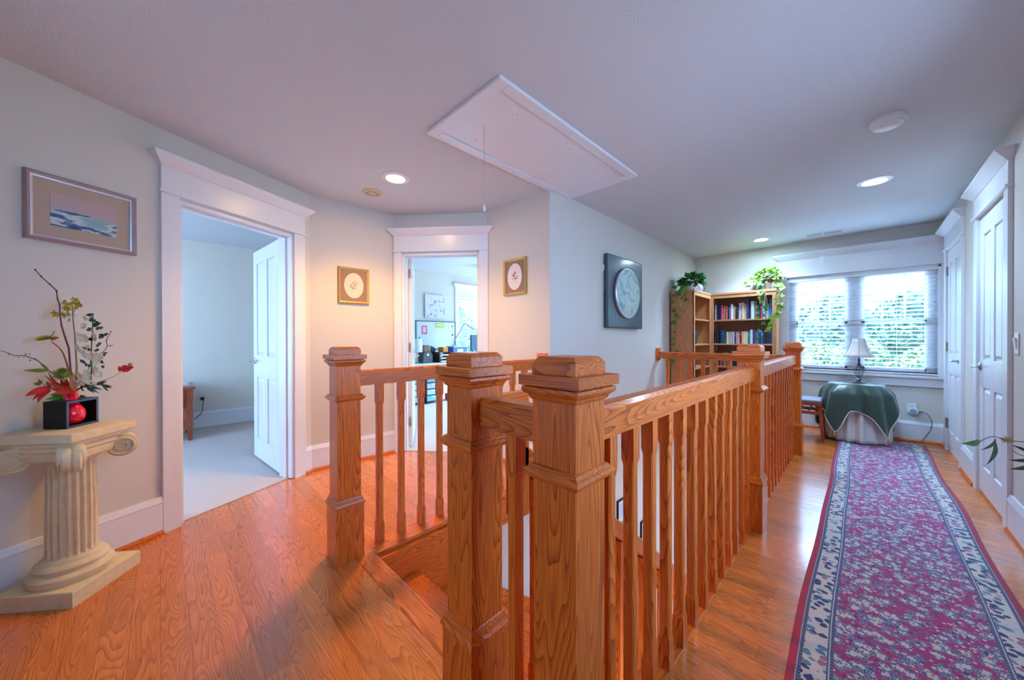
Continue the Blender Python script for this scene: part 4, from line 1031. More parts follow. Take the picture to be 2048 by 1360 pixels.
bm = B(); q = [WF.loc(XR-a_, b_, z_) for a_, b_, z_ in ((.450, .022, .333), (.480, .030, .335), (.515, .032, .315), (.545, .035, .24), (.535, .035, .15), (.50, .035, .07), (.482, .04, .03), (.47, .06, .006), (.40, .09, .005), (.30, .10, .005))]
tube(bm, smoothpts(q), .0032, 7); tube(bm, [q[0], q[1]], .007, 8); single('power_cord', bm, [mat('dark_blue_cord', (.05, .08, .12))], 'dark power cord curving down from the timer to the floor', 'cord', smooth=True)
t = thing('light_switch', 'white rocker light switch on the right wall past the near closet door', 'light switch', WR.loc(3.455-y0r, 0, 1.115), WR.rz)
bm = B(); box(bm, -.038, .038, 0, .006, -.060, .060); obj('cover_plate', bm, [plastic], t, bevel=.002)
bm = B(); loft(bm, [[Vector((x, .006, z)) for x, z in ((-.017, -.034), (.017, -.034), (.017, .034), (-.017, .034))], [Vector((x, yy, z)) for x, z, yy in ((-.016, -.033, .008), (.016, -.033, .008), (.016, .033, .016), (-.016, .033, .016))]]); obj('rocker', bm, [plastic], t)
# clear suncatcher by the window
t = thing('glass_pendant', 'faint clear glass pendant hanging on a thread before the window header', 'pendant', (-.335, 5.62, H-.006))
bm = B(); tube(bm, [(0, 0, 0), (0, 0, -.27)], .0007, 4); obj('thread', bm, [plastic], t)
bm = B(); lathe(bm, [(.012, -.26), (.020, -.265), (.020, -.32), (.013, -.33), (.013, -.365), (.016, -.37)], 20); _p = mat('clear_acrylic', (.8, .85, .9), .1); _p.node_tree.nodes['Principled BSDF'].inputs['Alpha'].default_value = .22; obj('glass_drop', bm, [_p], t, smooth=True)

# ------------------------------------------------------------------ bookcases
def bookcase(label, loc, rz, w, d, h, shelves):
    'local: x along the width, front faces -y, back at y=0'
    t = thing('bookcase', label, 'bookcase', loc, rz); tk = .022
    for sx in (0, w-tk):
        bm = B(); box(bm, sx, sx+tk, -d, 0, 0, h-.03); obj('side_panel', bm, [wshelf], t)
    bm = B(); box(bm, tk, w-tk, -.008, 0, .05, h-.03); obj('back_panel', bm, [wood('veneer_back', 'z', (.42, .16, .07), (.38, .14, .06), (.30, .10, .04), rough=.5, coat=0, freq=3)], t)
    bm = B(); box(bm, -.004, w+.004, -d-.012, 0, h-.03, h); obj('top_board', bm, [wshelfx], t, bevel=.003)
    bm = B(); box(bm, 0, w, -d-.006, -d+.012, h-.075, h-.03); obj('top_rail', bm, [wshelfx], t)
    bm = B()
    for x in (0, w-.042): box(bm, x, x+.042, -d-.006, -d+.012, 0, h-.075)
    obj('face_stile', bm, [wshelf], t, bevel=.002)
    for z in shelves:
        bm = B(); box(bm, tk, w-tk, -d+.014, -.008, z-.020, z); obj('shelf', bm, [wshelfx], t)
    bm = B(); box(bm, tk, w-tk, -d+.02, -d+.035, 0, .05); obj('plinth_board', bm, [wshelfx], t)
    return t
SH = [1.41, 1.073, .757, .43, .07]; BH = 1.785
BBX, BBY, BBW = -1.535, YF-.022, .765
bookcase('pale oak bookcase on the far wall beside the window, facing the camera', (BBX, BBY, 0), 0, BBW, .305, BH, SH)
bookcase('pale oak bookcase on the left wall, turned side-on to the camera', (XB+.022, 4.872, 0), PI/2, .74, .285, BH, SH)
# book colours, left to right
def C(*a): return [tuple((x/255.)**2.2 for x in c) for c in a]
names = {}
row1 = [('pale grey', (170, 185, 205), .215, .020), ('navy', (40, 38, 70), .213, .016), ('black', (30, 22, 40), .212, .020), ('hot pink', (225, 80, 140), .208, .024), ('olive yellow', (170, 165, 40), .185, .024), ('bright pink', (235, 90, 130), .186, .022), ('dark red', (120, 40, 60), .178, .010), ('teal grey', (80, 110, 115), .165, .014), ('white', (215, 215, 215), .212, .026), ('tan', (190, 150, 110), .180, .018), ('black and cream', (60, 50, 60), .215, .014), ('dark brown', (70, 50, 50), .160, .012), ('lavender white', (200, 200, 225), .222, .026), ('cream', (215, 190, 140), .225, .030), ('ivory', (220, 215, 210), .205, .020), ('slate blue', (70, 70, 100), .262, .018), ('charcoal', (60, 55, 75), .260, .018), ('pale blue', (195, 205, 225), .235, .030), ('khaki', (150, 125, 85), .238, .020), ('violet', (90, 60, 110), .180, .012), ('dark green', (40, 80, 80), .225, .020), ('crimson', (200, 50, 70), .205, .016), ('mint', (150, 190, 180), .215, .026), ('silver grey', (170, 175, 190), .185, .028), ('bright blue', (40, 130, 185), .245, .030)]
row2 = [('black', (30, 30, 45), .190, .018), ('black and white', (45, 50, 70), .190, .018), ('midnight blue', (30, 40, 70), .192, .018), ('dark teal', (30, 70, 90), .190, .018), ('deep teal', (35, 85, 105), .186, .018), ('steel blue', (60, 110, 130), .180, .016), ('cream', (215, 200, 175), .165, .020), ('beige', (205, 190, 170), .166, .020), ('ivory', (220, 210, 195), .165, .020), ('pale lavender', (190, 190, 210), .166, .014), ('purple', (90, 90, 130), .162, .016), ('dusty rose', (190, 150, 150), .160, .012), ('pale peach', (220, 195, 170), .166, .016), ('crimson', (190, 40, 70), .168, .022), ('pale pink', (215, 180, 170), .165, .014), ('butter yellow', (225, 210, 140), .166, .020), ('straw yellow', (215, 205, 150), .165, .020), ('teal', (60, 120, 130), .170, .016), ('white', (210, 220, 225), .190, .024), ('indigo', (70, 80, 130), .190, .014), ('lilac', (130, 110, 150), .180, .018), ('mauve', (130, 120, 160), .178, .018), ('navy', (30, 60, 120), .175, .020), ('royal blue', (40, 90, 160), .170, .022), ('dark brown', (70, 40, 50), .180, .020), ('dark grey', (60, 65, 80), .186, .016), ('charcoal blue', (50, 60, 95), .190, .018), ('slate', (70, 85, 110), .185, .016)]
row3 = [('dark brown', (70, 55, 50), .190, .020), ('black', (40, 35, 40), .188, .018), ('grey', (120, 130, 130), .175, .016), ('red', (190, 50, 50), .170, .016), ('green', (110, 170, 120), .195, .022), ('maroon', (120, 40, 50), .175, .014), ('tan', (180, 150, 120), .170, .018), ('cream', (210, 195, 170), .160, .016), ('black', (35, 35, 45), .165, .016), ('navy', (40, 50, 90), .175, .018), ('teal', (60, 110, 130), .170, .018), ('white', (200, 205, 215), .172, .014), ('dark blue', (40, 60, 110), .168, .020), ('brown', (110, 70, 50), .170, .018), ('grey blue', (110, 120, 150), .168, .018), ('burgundy', (110, 40, 60), .175, .020), ('green', (70, 120, 90), .165, .018), ('beige', (190, 170, 150), .170, .018), ('black', (40, 40, 50), .175, .020), ('navy', (50, 60, 100), .172, .018), ('lilac', (150, 130, 180), .188, .030)]
row4 = [('dark red', (120, 50, 60), .18, .02), ('grey', (120, 120, 120), .17, .02), ('cream', (200, 190, 170), .175, .018), ('navy', (40, 50, 90), .18, .02), ('black', (40, 35, 40), .17, .02), ('tan', (170, 140, 110), .165, .018), ('green', (60, 110, 90), .175, .018), ('white', (200, 200, 200), .17, .02), ('brown', (100, 70, 55), .18, .02), ('teal', (60, 110, 120), .165, .018)]
rowa = {0: [('dark blue', (50, 50, 90), .185, .022), ('lavender', (150, 140, 180), .17, .016), ('grey', (120, 120, 130), .16, .02)], 1: [('pale blue', (140, 170, 210), .185, .022), ('sky blue', (70, 120, 180), .19, .02), ('royal blue', (40, 90, 170), .2, .024), ('navy', (30, 40, 90), .195, .022), ('black', (30, 30, 40), .2, .022), ('dark green', (30, 80, 70), .205, .024), ('green', (50, 110, 90), .205, .022)], 2: [('black', (30, 30, 38), .19, .03), ('charcoal', (45, 45, 55), .195, .03), ('dark grey', (60, 60, 70), .18, .024), ('black and blue', (35, 40, 60), .175, .022)], 3: [('grey', (120, 130, 150), .17, .022), ('dark blue', (40, 60, 110), .175, .03), ('blue', (50, 90, 160), .17, .03), ('black', (30, 30, 40), .18, .02)]}
ORD = ['first', 'second', 'third', 'fourth', 'fifth', 'sixth', 'seventh', 'eighth', 'ninth', 'tenth', 'eleventh', 'twelfth', 'thirteenth', 'fourteenth', 'fifteenth', 'sixteenth', 'seventeenth', 'eighteenth', 'nineteenth', 'twentieth', 'twenty-first', 'twenty-second', 'twenty-third', 'twenty-fourth', 'twenty-fifth', 'twenty-sixth', 'twenty-seventh', 'twenty-eighth']
pagesm = flat('book_pages', (.70, .66, .58)); bmats = {}
SHN = ['top', 'second', 'third', 'fourth']
def book(p, rz, h, th, dp, col, label, group, lean=0):
    if col not in bmats: bmats[col] = mat('book_cover', tuple((x/255.)**2.2 for x in col), .45)
    bm = B(); Mx = Matrix.Rotation(lean, 4, 'Y')
    rings = []
    pr = [(0, 0), (0, -dp+.006), (th*.22, -dp), (th*.78, -dp), (th, -dp+.006), (th, 0), (th-.002, 0), (th-.002, -dp+.012), (.002, -dp+.012), (.002, 0)]
    loft(bm, [[Mx @ Vector((x, y, z)) for x, y in pr] for z in (0, h)])
    box(bm, .0025, th-.0025, -dp+.0125, -.003, .003, h-.003, mi=1, Mx=Mx)
    for z0, z1 in ((h*.70, h*.76),) if len(label) % 3 == 0 else (): box(bm, th*.2, th*.8, -dp-.0006, -dp, z0, z1, mi=1, Mx=Mx)
    o = obj('book', bm, [bmats[col], pagesm]); o.location = p; o.rotation_euler = (0, 0, rz); return tag(o, label, 'book', group)
rnd = random.Random(12)
def fill(row, si, case, x0, x1, base, rz, dp=.15, setback=.02):
    tot = sum(r[3] for r in row)+.0012*len(row); sc = min(1.5, (x1-x0)/tot) if case == 'window' else 1.0
    s = x0
    for i, (nm, col, h, th) in enumerate(row):
        th2 = th*sc; dd = dp+rnd.uniform(-.01, .02)
        loc = base(s, setback, SH[si])
        place = 'bookcase beside the window' if case == 'window' else 'bookcase seen side-on'
        cnt = 'from the left' if case == 'window' else 'from the near end'
        book(loc, rz, h, th2, dd, col, '%s book, %s %s, %s shelf, %s' % (nm, ORD[i], cnt, SHN[si], 'window bookcase' if case == 'window' else 'side-on bookcase'), 'books on the %s shelf of the %s' % (SHN[si], place))
        s += th2+.0012*sc
bb = lambda s, sb, z: (BBX+s, BBY-.305+.16+sb+.02, z+.0006)
for si, row in ((0, row1), (1, row2), (2, row3)): fill(row, si, 'window', .046, BBW-.046, bb, 0)
fill(row4, 3, 'window', .046, .046+.26, bb, 0)
ba = lambda s, sb, z: (XB+.022+.285-.18, 4.872+s, z+.0006)
for si, row in rowa.items(): fill(row, si, 'side', .046, .5, ba, PI/2)

# ------------------------------------------------------------------ plants on the bookcases, plate
def pothos_leaf(bm, p, d, size, nrm, mi=0):
    d = Vector(d).normalized(); leaf(bm, p, Vector(p)+d*size, size*.85, n=nrm, bend=.10, mi=mi, seg=5, tip=.55, fold=.2)
def vine(parent, pts, m, lm, every, size, seed, face=(0, -1, 0)):
    P = smoothpts(pts, 6); bm = B(); tube(bm, P, .0022, 5); v = obj('vine', bm, [m], parent)
    bm = B(); r = random.Random(seed); k = 1
    while k < len(P):
        p = P[k]; d = Vector((r.uniform(-1, 1), r.uniform(-.5, .1), r.uniform(-1.1, .2)))
        pothos_leaf(bm, p, d, size*r.uniform(.7, 1.25), Vector(face)+Vector((r.uniform(-.4, .4), 0, r.uniform(-.3, .5)))); k += every
    obj('vine_leaves', bm, [lm], v); return v
def dome(bm, c, rx, ry, rz_, n, size, seed, zmin=-.2):
    r = random.Random(seed)
    for k in range(n):
        th = r.uniform(0, 2*PI); ph = math.asin(r.uniform(zmin, 1)); q = r.uniform(.55, 1)
        d = Vector((math.cos(th)*math.cos(ph), math.sin(th)*math.cos(ph), math.sin(ph)))
        p = Vector(c)+Vector((d.x*rx, d.y*ry, d.z*rz_))*q
        pothos_leaf(bm, p, Vector((d.x, d.y, d.z-.55))+Vector((r.uniform(-.5, .5), r.uniform(-.5, .5), r.uniform(-.3, .2))), size*r.uniform(.7, 1.25), d+Vector((0, -.4, .4)))
ZB = BH+.0
t = thing('pothos_plant', 'dark green trailing pothos in a white pot on the left bookcase', 'plant', (-1.665, 5.03, ZB))
bm = B(); lathe(bm, [(.060, 0), (.065, .004), (.082, .085), (.088, .092), (.088, .10), (.080, .10), (.076, .085)], 28); obj('pot', bm, [mat('pale_blue_pot', (.62, .70, .76), .3)], t, smooth=True)
bm = B(); box(bm, -.10, .10, -.09, .09, .085, .088) if False else lathe(bm, [(.074, .080), (.074, .086)], 24); obj('soil', bm, [mat('soil', (.05, .03, .02), .9)], t)
bm = B(); dome(bm, (.06, 0, .11), .175, .14, .12, 260, .062, 3); obj('foliage', bm, [green], t)
loc = Vector((-1.665, 5.03, ZB)); yv = 4.852
q = lambda u, v, yy=yv: (lambda r: CAM+r*(yy/r.y)-loc)(F+R_*((u-CX)/FPX)+U*((CY-v)/FPX))
vm = mat('vine_stem', (.20, .16, .07))
vine(t, [(-.03, -.07, .09), q(1352, 577, 4.86), q(1348, 600), q(1347, 620), q(1351, 640), q(1350, 665), q(1349, 685), q(1352, 705), q(1347, 735)], vm, green, 4, .062, 5)
vine(t, [(.03, -.07, .09), q(1368, 574, 4.86), q(1367, 590), q(1366, 606), q(1363, 622), q(1358, 640)], vm, lime, 3, .062, 6)
vine(t, [(0, -.07, .09), q(1360, 575, 4.86), q(1360, 590), q(1371, 600)], vm, green, 2, .06, 16)
px_, py_ = -.885, 5.735
t = thing('pothos_plant', 'yellow-green trailing plant in a silver pot at bookcase corner by window', 'plant', (px_, py_, ZB)); loc = Vector((px_, py_, ZB))
bm = B(); lathe(bm, [(.058, 0), (.062, .004), (.078, .10), (.084, .106), (.084, .115), (.076, .115), (.072, .10)], 28); obj('pot', bm, [silver], t, smooth=True)
bm = B(); lathe(bm, [(.0855, .094), (.088, .098), (.088, .135), (.080, .14)], 28, cap=False); obj('red_wrap', bm, [flat('maroon_foil', (.32, .03, .07), .3)], t, smooth=True)
bm = B(); tube(bm, smoothpts([(.085, 0, .10), (.115, 0, .06), (.10, 0, .002)]), .004, 6); obj('handle', bm, [silver], t)
bm = B(); lathe(bm, [(.072, .10), (.072, .106)], 24); obj('soil', bm, [mat('soil_dark', (.05, .03, .02), .9)], t)
bm = B(); dome(bm, (.0, 0, .17), .15, .12, .13, 230, .052, 9); dome(bm, (-.17, -.04, .10), .10, .08, .10, 60, .045, 10); obj('foliage', bm, [lime], t)
yv = 5.575
vine(t, [(-.06, -.08, .12), (-.10, -.15, .10), q(1517, 580, 5.56), q(1519, 600), q(1514, 620), q(1512, 640)], vm, lime, 3, .05, 11)
vine(t, [(-.02, -.08, .12), (-.05, -.15, .10), q(1526, 580, 5.56), q(1530, 605), q(1524, 640), q(1522, 670), q(1523, 698)], vm, green, 3, .06, 12)
vine(t, [(.06, -.05, .12), (.14, -.1, .06), q(1560, 575, 5.6), q(1556, 600), q(1552, 625), q(1543, 642), q(1536, 660)], vm, lime, 2, .06, 13)
vine(t, [(.07, -.03, .12), (.16, -.05, .06), q(1555, 572, 5.65), q(1563, 600, 5.65), q(1560, 630, 5.65)], vm, lime, 3, .055, 14)
vine(t, [(0, -.1, .12), (-.02, -.17, .05), q(1535, 610), q(1530, 650), q(1540, 668)], vm, green, 4, .04, 19)
def platef(t, v):
    vo = t.n('ShaderNodeTexVoronoi'); vo.inputs['Scale'].default_value = 22; t.l(v, vo.inputs['Vector']); sc = t.n('ShaderNodeSeparateColor'); t.l(vo.outputs['Color'], sc.inputs[0])
    t.l(t.ramp(sc.outputs[0], [(0, (.10, .05, .06)), (.3, (.42, .20, .14)), (.5, (.60, .40, .32)), (.7, (.20, .22, .42)), (.88, (.62, .62, .70))]), t.b.inputs['Base Color'])
t = thing('decorative_plate', 'round painted plate standing on bookcases between the two plants', 'plate', (-1.668, 5.50, ZB), math.radians(6))
Mp = Matrix.Translation((0, 0, .088)) @ Matrix.Rotation(math.radians(38), 4, 'Z') @ Matrix.Rotation(math.radians(80), 4, 'X')
bm = B(); lathe(bm, [(.030, -.008), (.060, -.004), (.088, .004), (.088, .007), (.060, .001)], 40, Mp); obj('plate_rim', bm, [flat('navy_glaze', (.04, .05, .14), .2)], t, smooth=True)
bm = B(); lathe(bm, [(.072, .004), (.072, .0055)], 40, Mp); obj('painted_centre', bm, [art('painted_plate', (.3, .2, .2), platef)], t)
bm = B(); tube(bm, [(-.03, .0, .0035), (-.03, .05, .0035), (-.02, .055, .07)], .003, 6); tube(bm, [(.03, .0, .0035), (.03, .05, .0035), (.02, .055, .07)], .003, 6); obj('plate_stand', bm, [blackm], t)

# ------------------------------------------------------------------ branch in a floor vase at the right edge
t = thing('floor_vase', 'tall slim grey floor vase holding the leafy branch at the right', 'vase', (.60-.09, 1.55, 0))
bm = B(); lathe(bm, [(.055, 0), (.075, .05), (.085, .20), (.06, .42), (.035, .55), (.045, .60), (.040, .60), (.03, .55)], 32); obj('vase_body', bm, [mat('grey_ceramic', (.32, .34, .38), .3)], t, smooth=True)
t = thing('leafy_branch', 'thin branch with pointed green leaves and a fuzzy seed head, at right edge', 'branch')
D = 1.50
k_ = lambda u, v, d=D: at(u, v, d)
bm = B(); vtop = Vector((.51, 1.55, .56)); 
tube(bm, smoothpts([vtop, Vector((.56, 1.72, .72)), k_(2075, 890, 1.46), k_(2050, 884), k_(2015, 881), k_(1985, 873), k_(1958, 884)]), .0016, 6)
tube(bm, smoothpts([vtop, Vector((.58, 1.75, .70)), k_(2080, 912, 1.46), k_(2048, 912), k_(2025, 902)]), .0013, 6)
obj('stem', bm, [brown], t, smooth=True)
bm = B()
for a_, b_, w_ in (((1960, 883), (1923, 887), .026), ((1990, 881), (1973, 930), .024), ((1992, 878), (1962, 900), .016), ((2062, 908), (2024, 890), .016), ((2065, 918), (2018, 920), .018), ((2064, 928), (2020, 938), .022)): leaf(bm, k_(*a_), k_(*b_, D-.02), w_, bend=.1, seg=7)
obj('leaves', bm, [leafm('branch_leaf', (.02, .07, .02), (.05, .15, .04))], t)
bm = B(); c = k_(2014, 880)
for i in range(70):
    d_ = Vector((rnd.gauss(0, 1), rnd.gauss(0, 1), rnd.gauss(0, .8))).normalized(); tube(bm, [c, c+d_*rnd.uniform(.012, .022)], .0007, 4)
obj('seed_head', bm, [leafm('straw_yellow', (.40, .34, .08), (.55, .48, .16))], t)

# ------------------------------------------------------------------ bedroom contents
t = thing('nightstand', 'dark cherry nightstand seen through the bedroom doorway', 'nightstand', (-5.62, -.02, .006))
bm = B(); box(bm, -.30, .27, -.29, .31, .575, .61); obj('top_board', bm, [wcherry], t, bevel=.004)
bm = B(); box(bm, -.26, .235, -.25, .27, .13, .575); obj('cabinet_body', bm, [wcherry], t)
for x, y in ((-.28, -.27), (-.28, .24), (.20, -.27), (.20, .24)):
    bm = B(); loft(bm, [[Vector((x+.025+a_*r, y+.025+b_*r, z)) for a_, b_ in ((-1, -1), (1, -1), (1, 1), (-1, 1))] for r, z in ((.018, 0), (.026, .12), (.026, .575))]); obj('leg', bm, [wcherry], t)
bm = B(); box(bm, .235, .25, -.22, .22, .37, .55); dr = obj('drawer', bm, [wcherry], t, bevel=.003)
bm = B(); lathe(bm, [(.010, 0), (.014, .015), (.008, .02)], 12, Matrix.Translation((.25, 0, .46)) @ Matrix.Rotation(PI/2, 4, 'Y')); obj('knob', bm, [metal], dr)
bm = B(); box(bm, -.12, .10, .05, .27, 0, .012); box(bm, -.10, .09, .06, .25, .012, .022); single('magazine_stack', bm, [flat('pale_magazine', (.62, .68, .74))], 'thin pale magazines lying on the nightstand', 'magazines', (-5.62, -.02, .6165), 0)
outlet('almond wall outlet with black plug beside the nightstand', (-6.0, .39, .405), FB.rz, mat('almond_plate', (.75, .70, .60), .4))
bm = B(); tube(bm, smoothpts([(-5.985, .39, .39), (-5.95, .40, .385), (-5.94, .39, .30), (-5.94, .38, .22), (-5.935, .34, .17), (-5.93, .305, .15)]), .004, 6); box(bm, -5.99, -5.955, .372, .408, .372, .408)
single('power_cord', bm, [blackm], 'black power cord hanging from the outlet by the nightstand', 'cord')

# ------------------------------------------------------------------ office contents
XO = -5.70
t = thing('canvas_print', 'square pale abstract canvas on the office wall above the whiteboard', 'picture', (XO+.002, 3.66, 1.757), PI/2)
def canv(t, v):
    nz = t.n('ShaderNodeTexNoise'); nz.inputs['Scale'].default_value = 14; nz.inputs['Detail'].default_value = 6; t.l(v, nz.inputs['Vector'])
    t.l(t.ramp(nz.outputs['Fac'], [(.36, (.25, .30, .50)), (.43, (.60, .60, .72)), (.55, (.70, .68, .76)), (.63, (.68, .60, .66)), (.70, (.30, .45, .45))]), t.b.inputs['Base Color'])
bm = B(); box(bm, -.215, .215, -.03, 0, -.22, .22); obj('canvas', bm, [art('abstract_canvas', (.6, .6, .7), canv)], t)
t = thing('whiteboard', 'whiteboard with dark teal frame on the office wall', 'whiteboard', (XO+.002, 3.70, 1.215), PI/2)
bm = B(); box(bm, -.425, .425, -.012, 0, -.25, .25); obj('board', bm, [mat('whiteboard_surface', (.62, .68, .72), .2)], t)
bm = B(); w_ = .018
for x0, x1, z0, z1 in ((-.44, .44, .25, .27), (-.44, .44, -.27, -.25), (-.44, -.42, -.25, .25), (.42, .44, -.25, .25)): box(bm, x0, x1, -.02, 0, z0, z1)
obj('frame', bm, [mat('teal_grey_frame', (.10, .17, .21), .4)], t)
for nm, y0, y1, z0, z1, c, la, ct in (('paper_note', 3.385, 3.495, 1.235, 1.39, (.75, .10, .22), 'bright pink note pinned to the whiteboard', 'note'), ('paper_note', 3.675, 3.875, 1.365, 1.445, (.55, .62, .04), 'lime yellow paper strip pinned to whiteboard top', 'note'), ('paper_note', 3.97, 4.07, 1.335, 1.43, (.72, .76, .78), 'white paper note at the right of the whiteboard', 'note')):
    bm = B(); box(bm, y0, y1, -.0015, 0, z0, z1); box(bm, y0+.02, y1-.02, -.0022, -.0015, z0+.03, z1-.02, mi=1); o = single(nm, bm, [flat('note_paper', c), flat('note_print', tuple(min(1, .4+x*.6) for x in c))], la, ct, (XO+.0165, 0, 0), PI/2)
for y, z, c, la in ((3.335, 1.165, (.02, .30, .30), 'green magnet near the left of the whiteboard'), (4.05, 1.39, (.03, .06, .12), 'dark magnet high on the right of the whiteboard'), (4.065, 1.225, (.03, .04, .10), 'dark magnet low on the right of the whiteboard')):
    bm = B(); lathe(bm, [(.016, 0), (.016, .008)], 16, Matrix.Rotation(PI/2, 4, 'Y')); single('magnet', bm, [flat('magnet', c)], la, 'magnet', (XO+.016, y, z), 0)
t = thing('desk', 'long pale desk along the office wall under the whiteboard', 'desk', (-5.37, 3.62, 0))
bm = B(); box(bm, -.31, .31, -.95, 1.0, .715, .74); obj('desk_top', bm, [mat('pale_desk_top', (.60, .66, .72), .4)], t, bevel=.003)
for x in (-.27, .27):
    for y in (-.9, .08, .92):
        bm = B(); box(bm, x-.018, x+.018, y-.018, y+.018, .006, .715); obj('leg', bm, [wcherry], t)
ZD = .7405
t = thing('desk_riser', 'low pale shelf on the right half of the office desk', 'shelf', (-5.30, 4.14, ZD))
bm = B(); box(bm, -.22, .20, -.49, .44, .06, .075); obj('shelf_board', bm, [mat('pale_riser', (.60, .66, .72), .4)], t)
bm = B(); box(bm, -.22, .20, -.49, -.475, 0, .06); box(bm, -.22, .20, .425, .44, 0, .06); obj('shelf_side', bm, [white], t)
ZR = ZD+.0755
t = thing('desk_lamp', 'brass desk lamp with clear crystal patterned shade on office desk', 'lamp', (-5.2, 2.975, ZD)); brass = mat('brass', (.62, .45, .16), .3, .9)
bm = B(); lathe(bm, [(.06, 0), (.06, .008), (.03, .02), (.008, .03)], 24); tube(bm, [(0, 0, .02), (0, 0, .22)], .006, 8); tube(bm, [(0, 0, .18), (0, .06, .185)], .004, 6); obj('base', bm, [brass], t, smooth=True)
bm = B(); rings = [[Vector((r*math.cos(2*PI*i/24), r*math.sin(2*PI*i/24), z)) for i in range(24)] for z, r in ((.19, .11), (.30, .115), (.41, .10))]; loft(bm, rings, cap=False)
obj('shade', bm, [mat('crystal_shade', (.55, .62, .64), .3, bump=(40, .5, .25))], t, solid=.003)
t = thing('file_holder', 'dark grey magazine holder on the office desk', 'file holder', (-5.2, 3.19, ZD)); 
bm = B(); slab_ = [(-.09, 0), (.09, 0), (.09, .13), (.05, .19), (-.05, .19), (-.09, .13)]; loft(bm, [[Vector((x, y, z)) for y, z in slab_] for x in (-.12, .04)]); obj('holder_body', bm, [mat('dark_grey_plastic', (.07, .07, .085), .5)], t, bevel=.004)
bm = B(); lathe(bm, [(.02, 0), (.02, .002)], 20, Matrix.Translation((.04, 0, .14)) @ Matrix.Rotation(PI/2, 4, 'Y')); obj('finger_hole', bm, [plastic], t)
bn = [('brown patterned', (.30, .16, .12), .30, .09), ('tan', (.45, .32, .22), .29, .03), ('black', (.02, .02, .03), .28, .03), ('dark blue', (.03, .07, .17), .27, .035), ('navy', (.04, .06, .14), .25, .03)]
y_ = 3.12
for i, (nm, c, h, th) in enumerate(bn):
    bm = B(); box(bm, -.11, .11, 0, th-.003, 0, h); box(bm, -.10, .105, .003, th-.006, h-.002, h+.0005, mi=1); single('ring_binder', bm, [mat('binder_cover', c, .5), pagesm], '%s binder, %s from the left standing behind the file holder on office desk' % (nm, ORD[i]), 'binder', (-5.46, y_+.12, ZD), 0, 'binders on the office desk', bevel=.002); y_ += th+.001
t = thing('paper_tray', 'black stacked letter tray with papers on the office desk', 'letter tray', (-5.22, 3.50, ZD))
for k in range(4):
    bm = B(); box(bm, -.13, .12, -.115, .115, .004+.055*k, .010+.055*k); obj('tray', bm, [blackm], t)
    if k < 3:
        bm = B(); box(bm, -.10, .125, -.10, .10, .0105+.055*k, .030+.055*k); obj('papers', bm, [[flat('paper_a', (.7, .72, .74)), flat('paper_b', (.62, .66, .42)), flat('paper_c', (.66, .64, .74))][k]], t)
bm = B(); box(bm, -.13, .12, -.122, -.115, 0, .18); box(bm, -.13, .12, .115, .122, 0, .18); obj('tray_sides', bm, [blackm], t)
bm = B(); box(bm, -.08, .08, -.05, .05, 0, .085); single('card_box', bm, [flat('orange_card', (.75, .24, .03))], 'small orange card box on top of the letter tray', 'box', (-5.22, 3.53, ZD+.176), 0, bevel=.003)
t = thing('storage_box', 'bright blue storage box with white label on the office desk', 'box', (-5.22, 3.815, ZR))
bm = B(); box(bm, -.12, .12, -.15, .15, 0, .185); obj('box_body', bm, [flat('royal_blue_card', (.03, .14, .62), .4)], t, bevel=.004)
bm = B(); box(bm, .1201, .1215, -.065, .065, .03, .15); obj('label_card', bm, [flat('label_card', (.62, .50, .56))], t)
bm = B(); box(bm, -.10, .11, -.14, .14, .185, .20); obj('papers', bm, [pagesm], t)
rn = random.Random(3)
for i, (c, nm) in enumerate((((.62, .30, .03), 'orange'), ((.03, .10, .5), 'blue'), ((.55, .50, .05), 'yellow'), ((.02, .22, .20), 'green'))):
    bm = B(); lathe(bm, [(.022, 0), (.026, .04), (.024, .05+.02*i), (.012, .07+.02*i)], 14); single('desk_trinket', bm, [flat('trinket', c, .3)], 'small %s ornament right of the blue box on desk' % nm, 'ornament', (-5.22+.03*(i % 2), 4.02+.055*i, ZR), 0, smooth=True)
bm = B(); box(bm, -.05, .05, -.10, .10, 0, .045); single('keyboard_box', bm, [plastic], 'low white box at the right end of the desk', 'box', (-5.17, 4.36, ZR), 0, bevel=.004)
t = thing('monitor', 'dark computer monitor at the right end of the office desk', 'monitor', (-5.36, 4.45, ZR))
bm = B(); box(bm, -.02, .02, -.19, .19, .08, .41); obj('screen', bm, [mat('dark_blue_screen', (.02, .06, .10), .2)], t, bevel=.004)
bm = B(); box(bm, -.02, .0, -.03, .03, .01, .15); box(bm, -.09, .09, -.10, .10, 0, .012); obj('stand', bm, [blackm], t)
t = thing('swing_arm_lamp', 'grey swing-arm lamp over the office desk in front of window', 'lamp', (-5.2, 3.76, ZR+.2005))
gm = mat('grey_metal', (.36, .38, .44), .4, .3)
bm = B(); lathe(bm, [(.05, 0), (.05, .012), (.015, .02)], 20); tube(bm, [(0, 0, .01), (0, 0, .10), (0, .235, .42), (0, .26, .415)], .011, 8); obj('arm', bm, [gm], t)
bm = B(); tube(bm, smoothpts([(0, .26, .415), (0, .36, .36), (0, .50, .325), (0, .60, .325)]), [.012]*3+[.020]*4+[.030]*9+[.026]*3, 10); obj('lamp_head', bm, [gm], t, smooth=True)
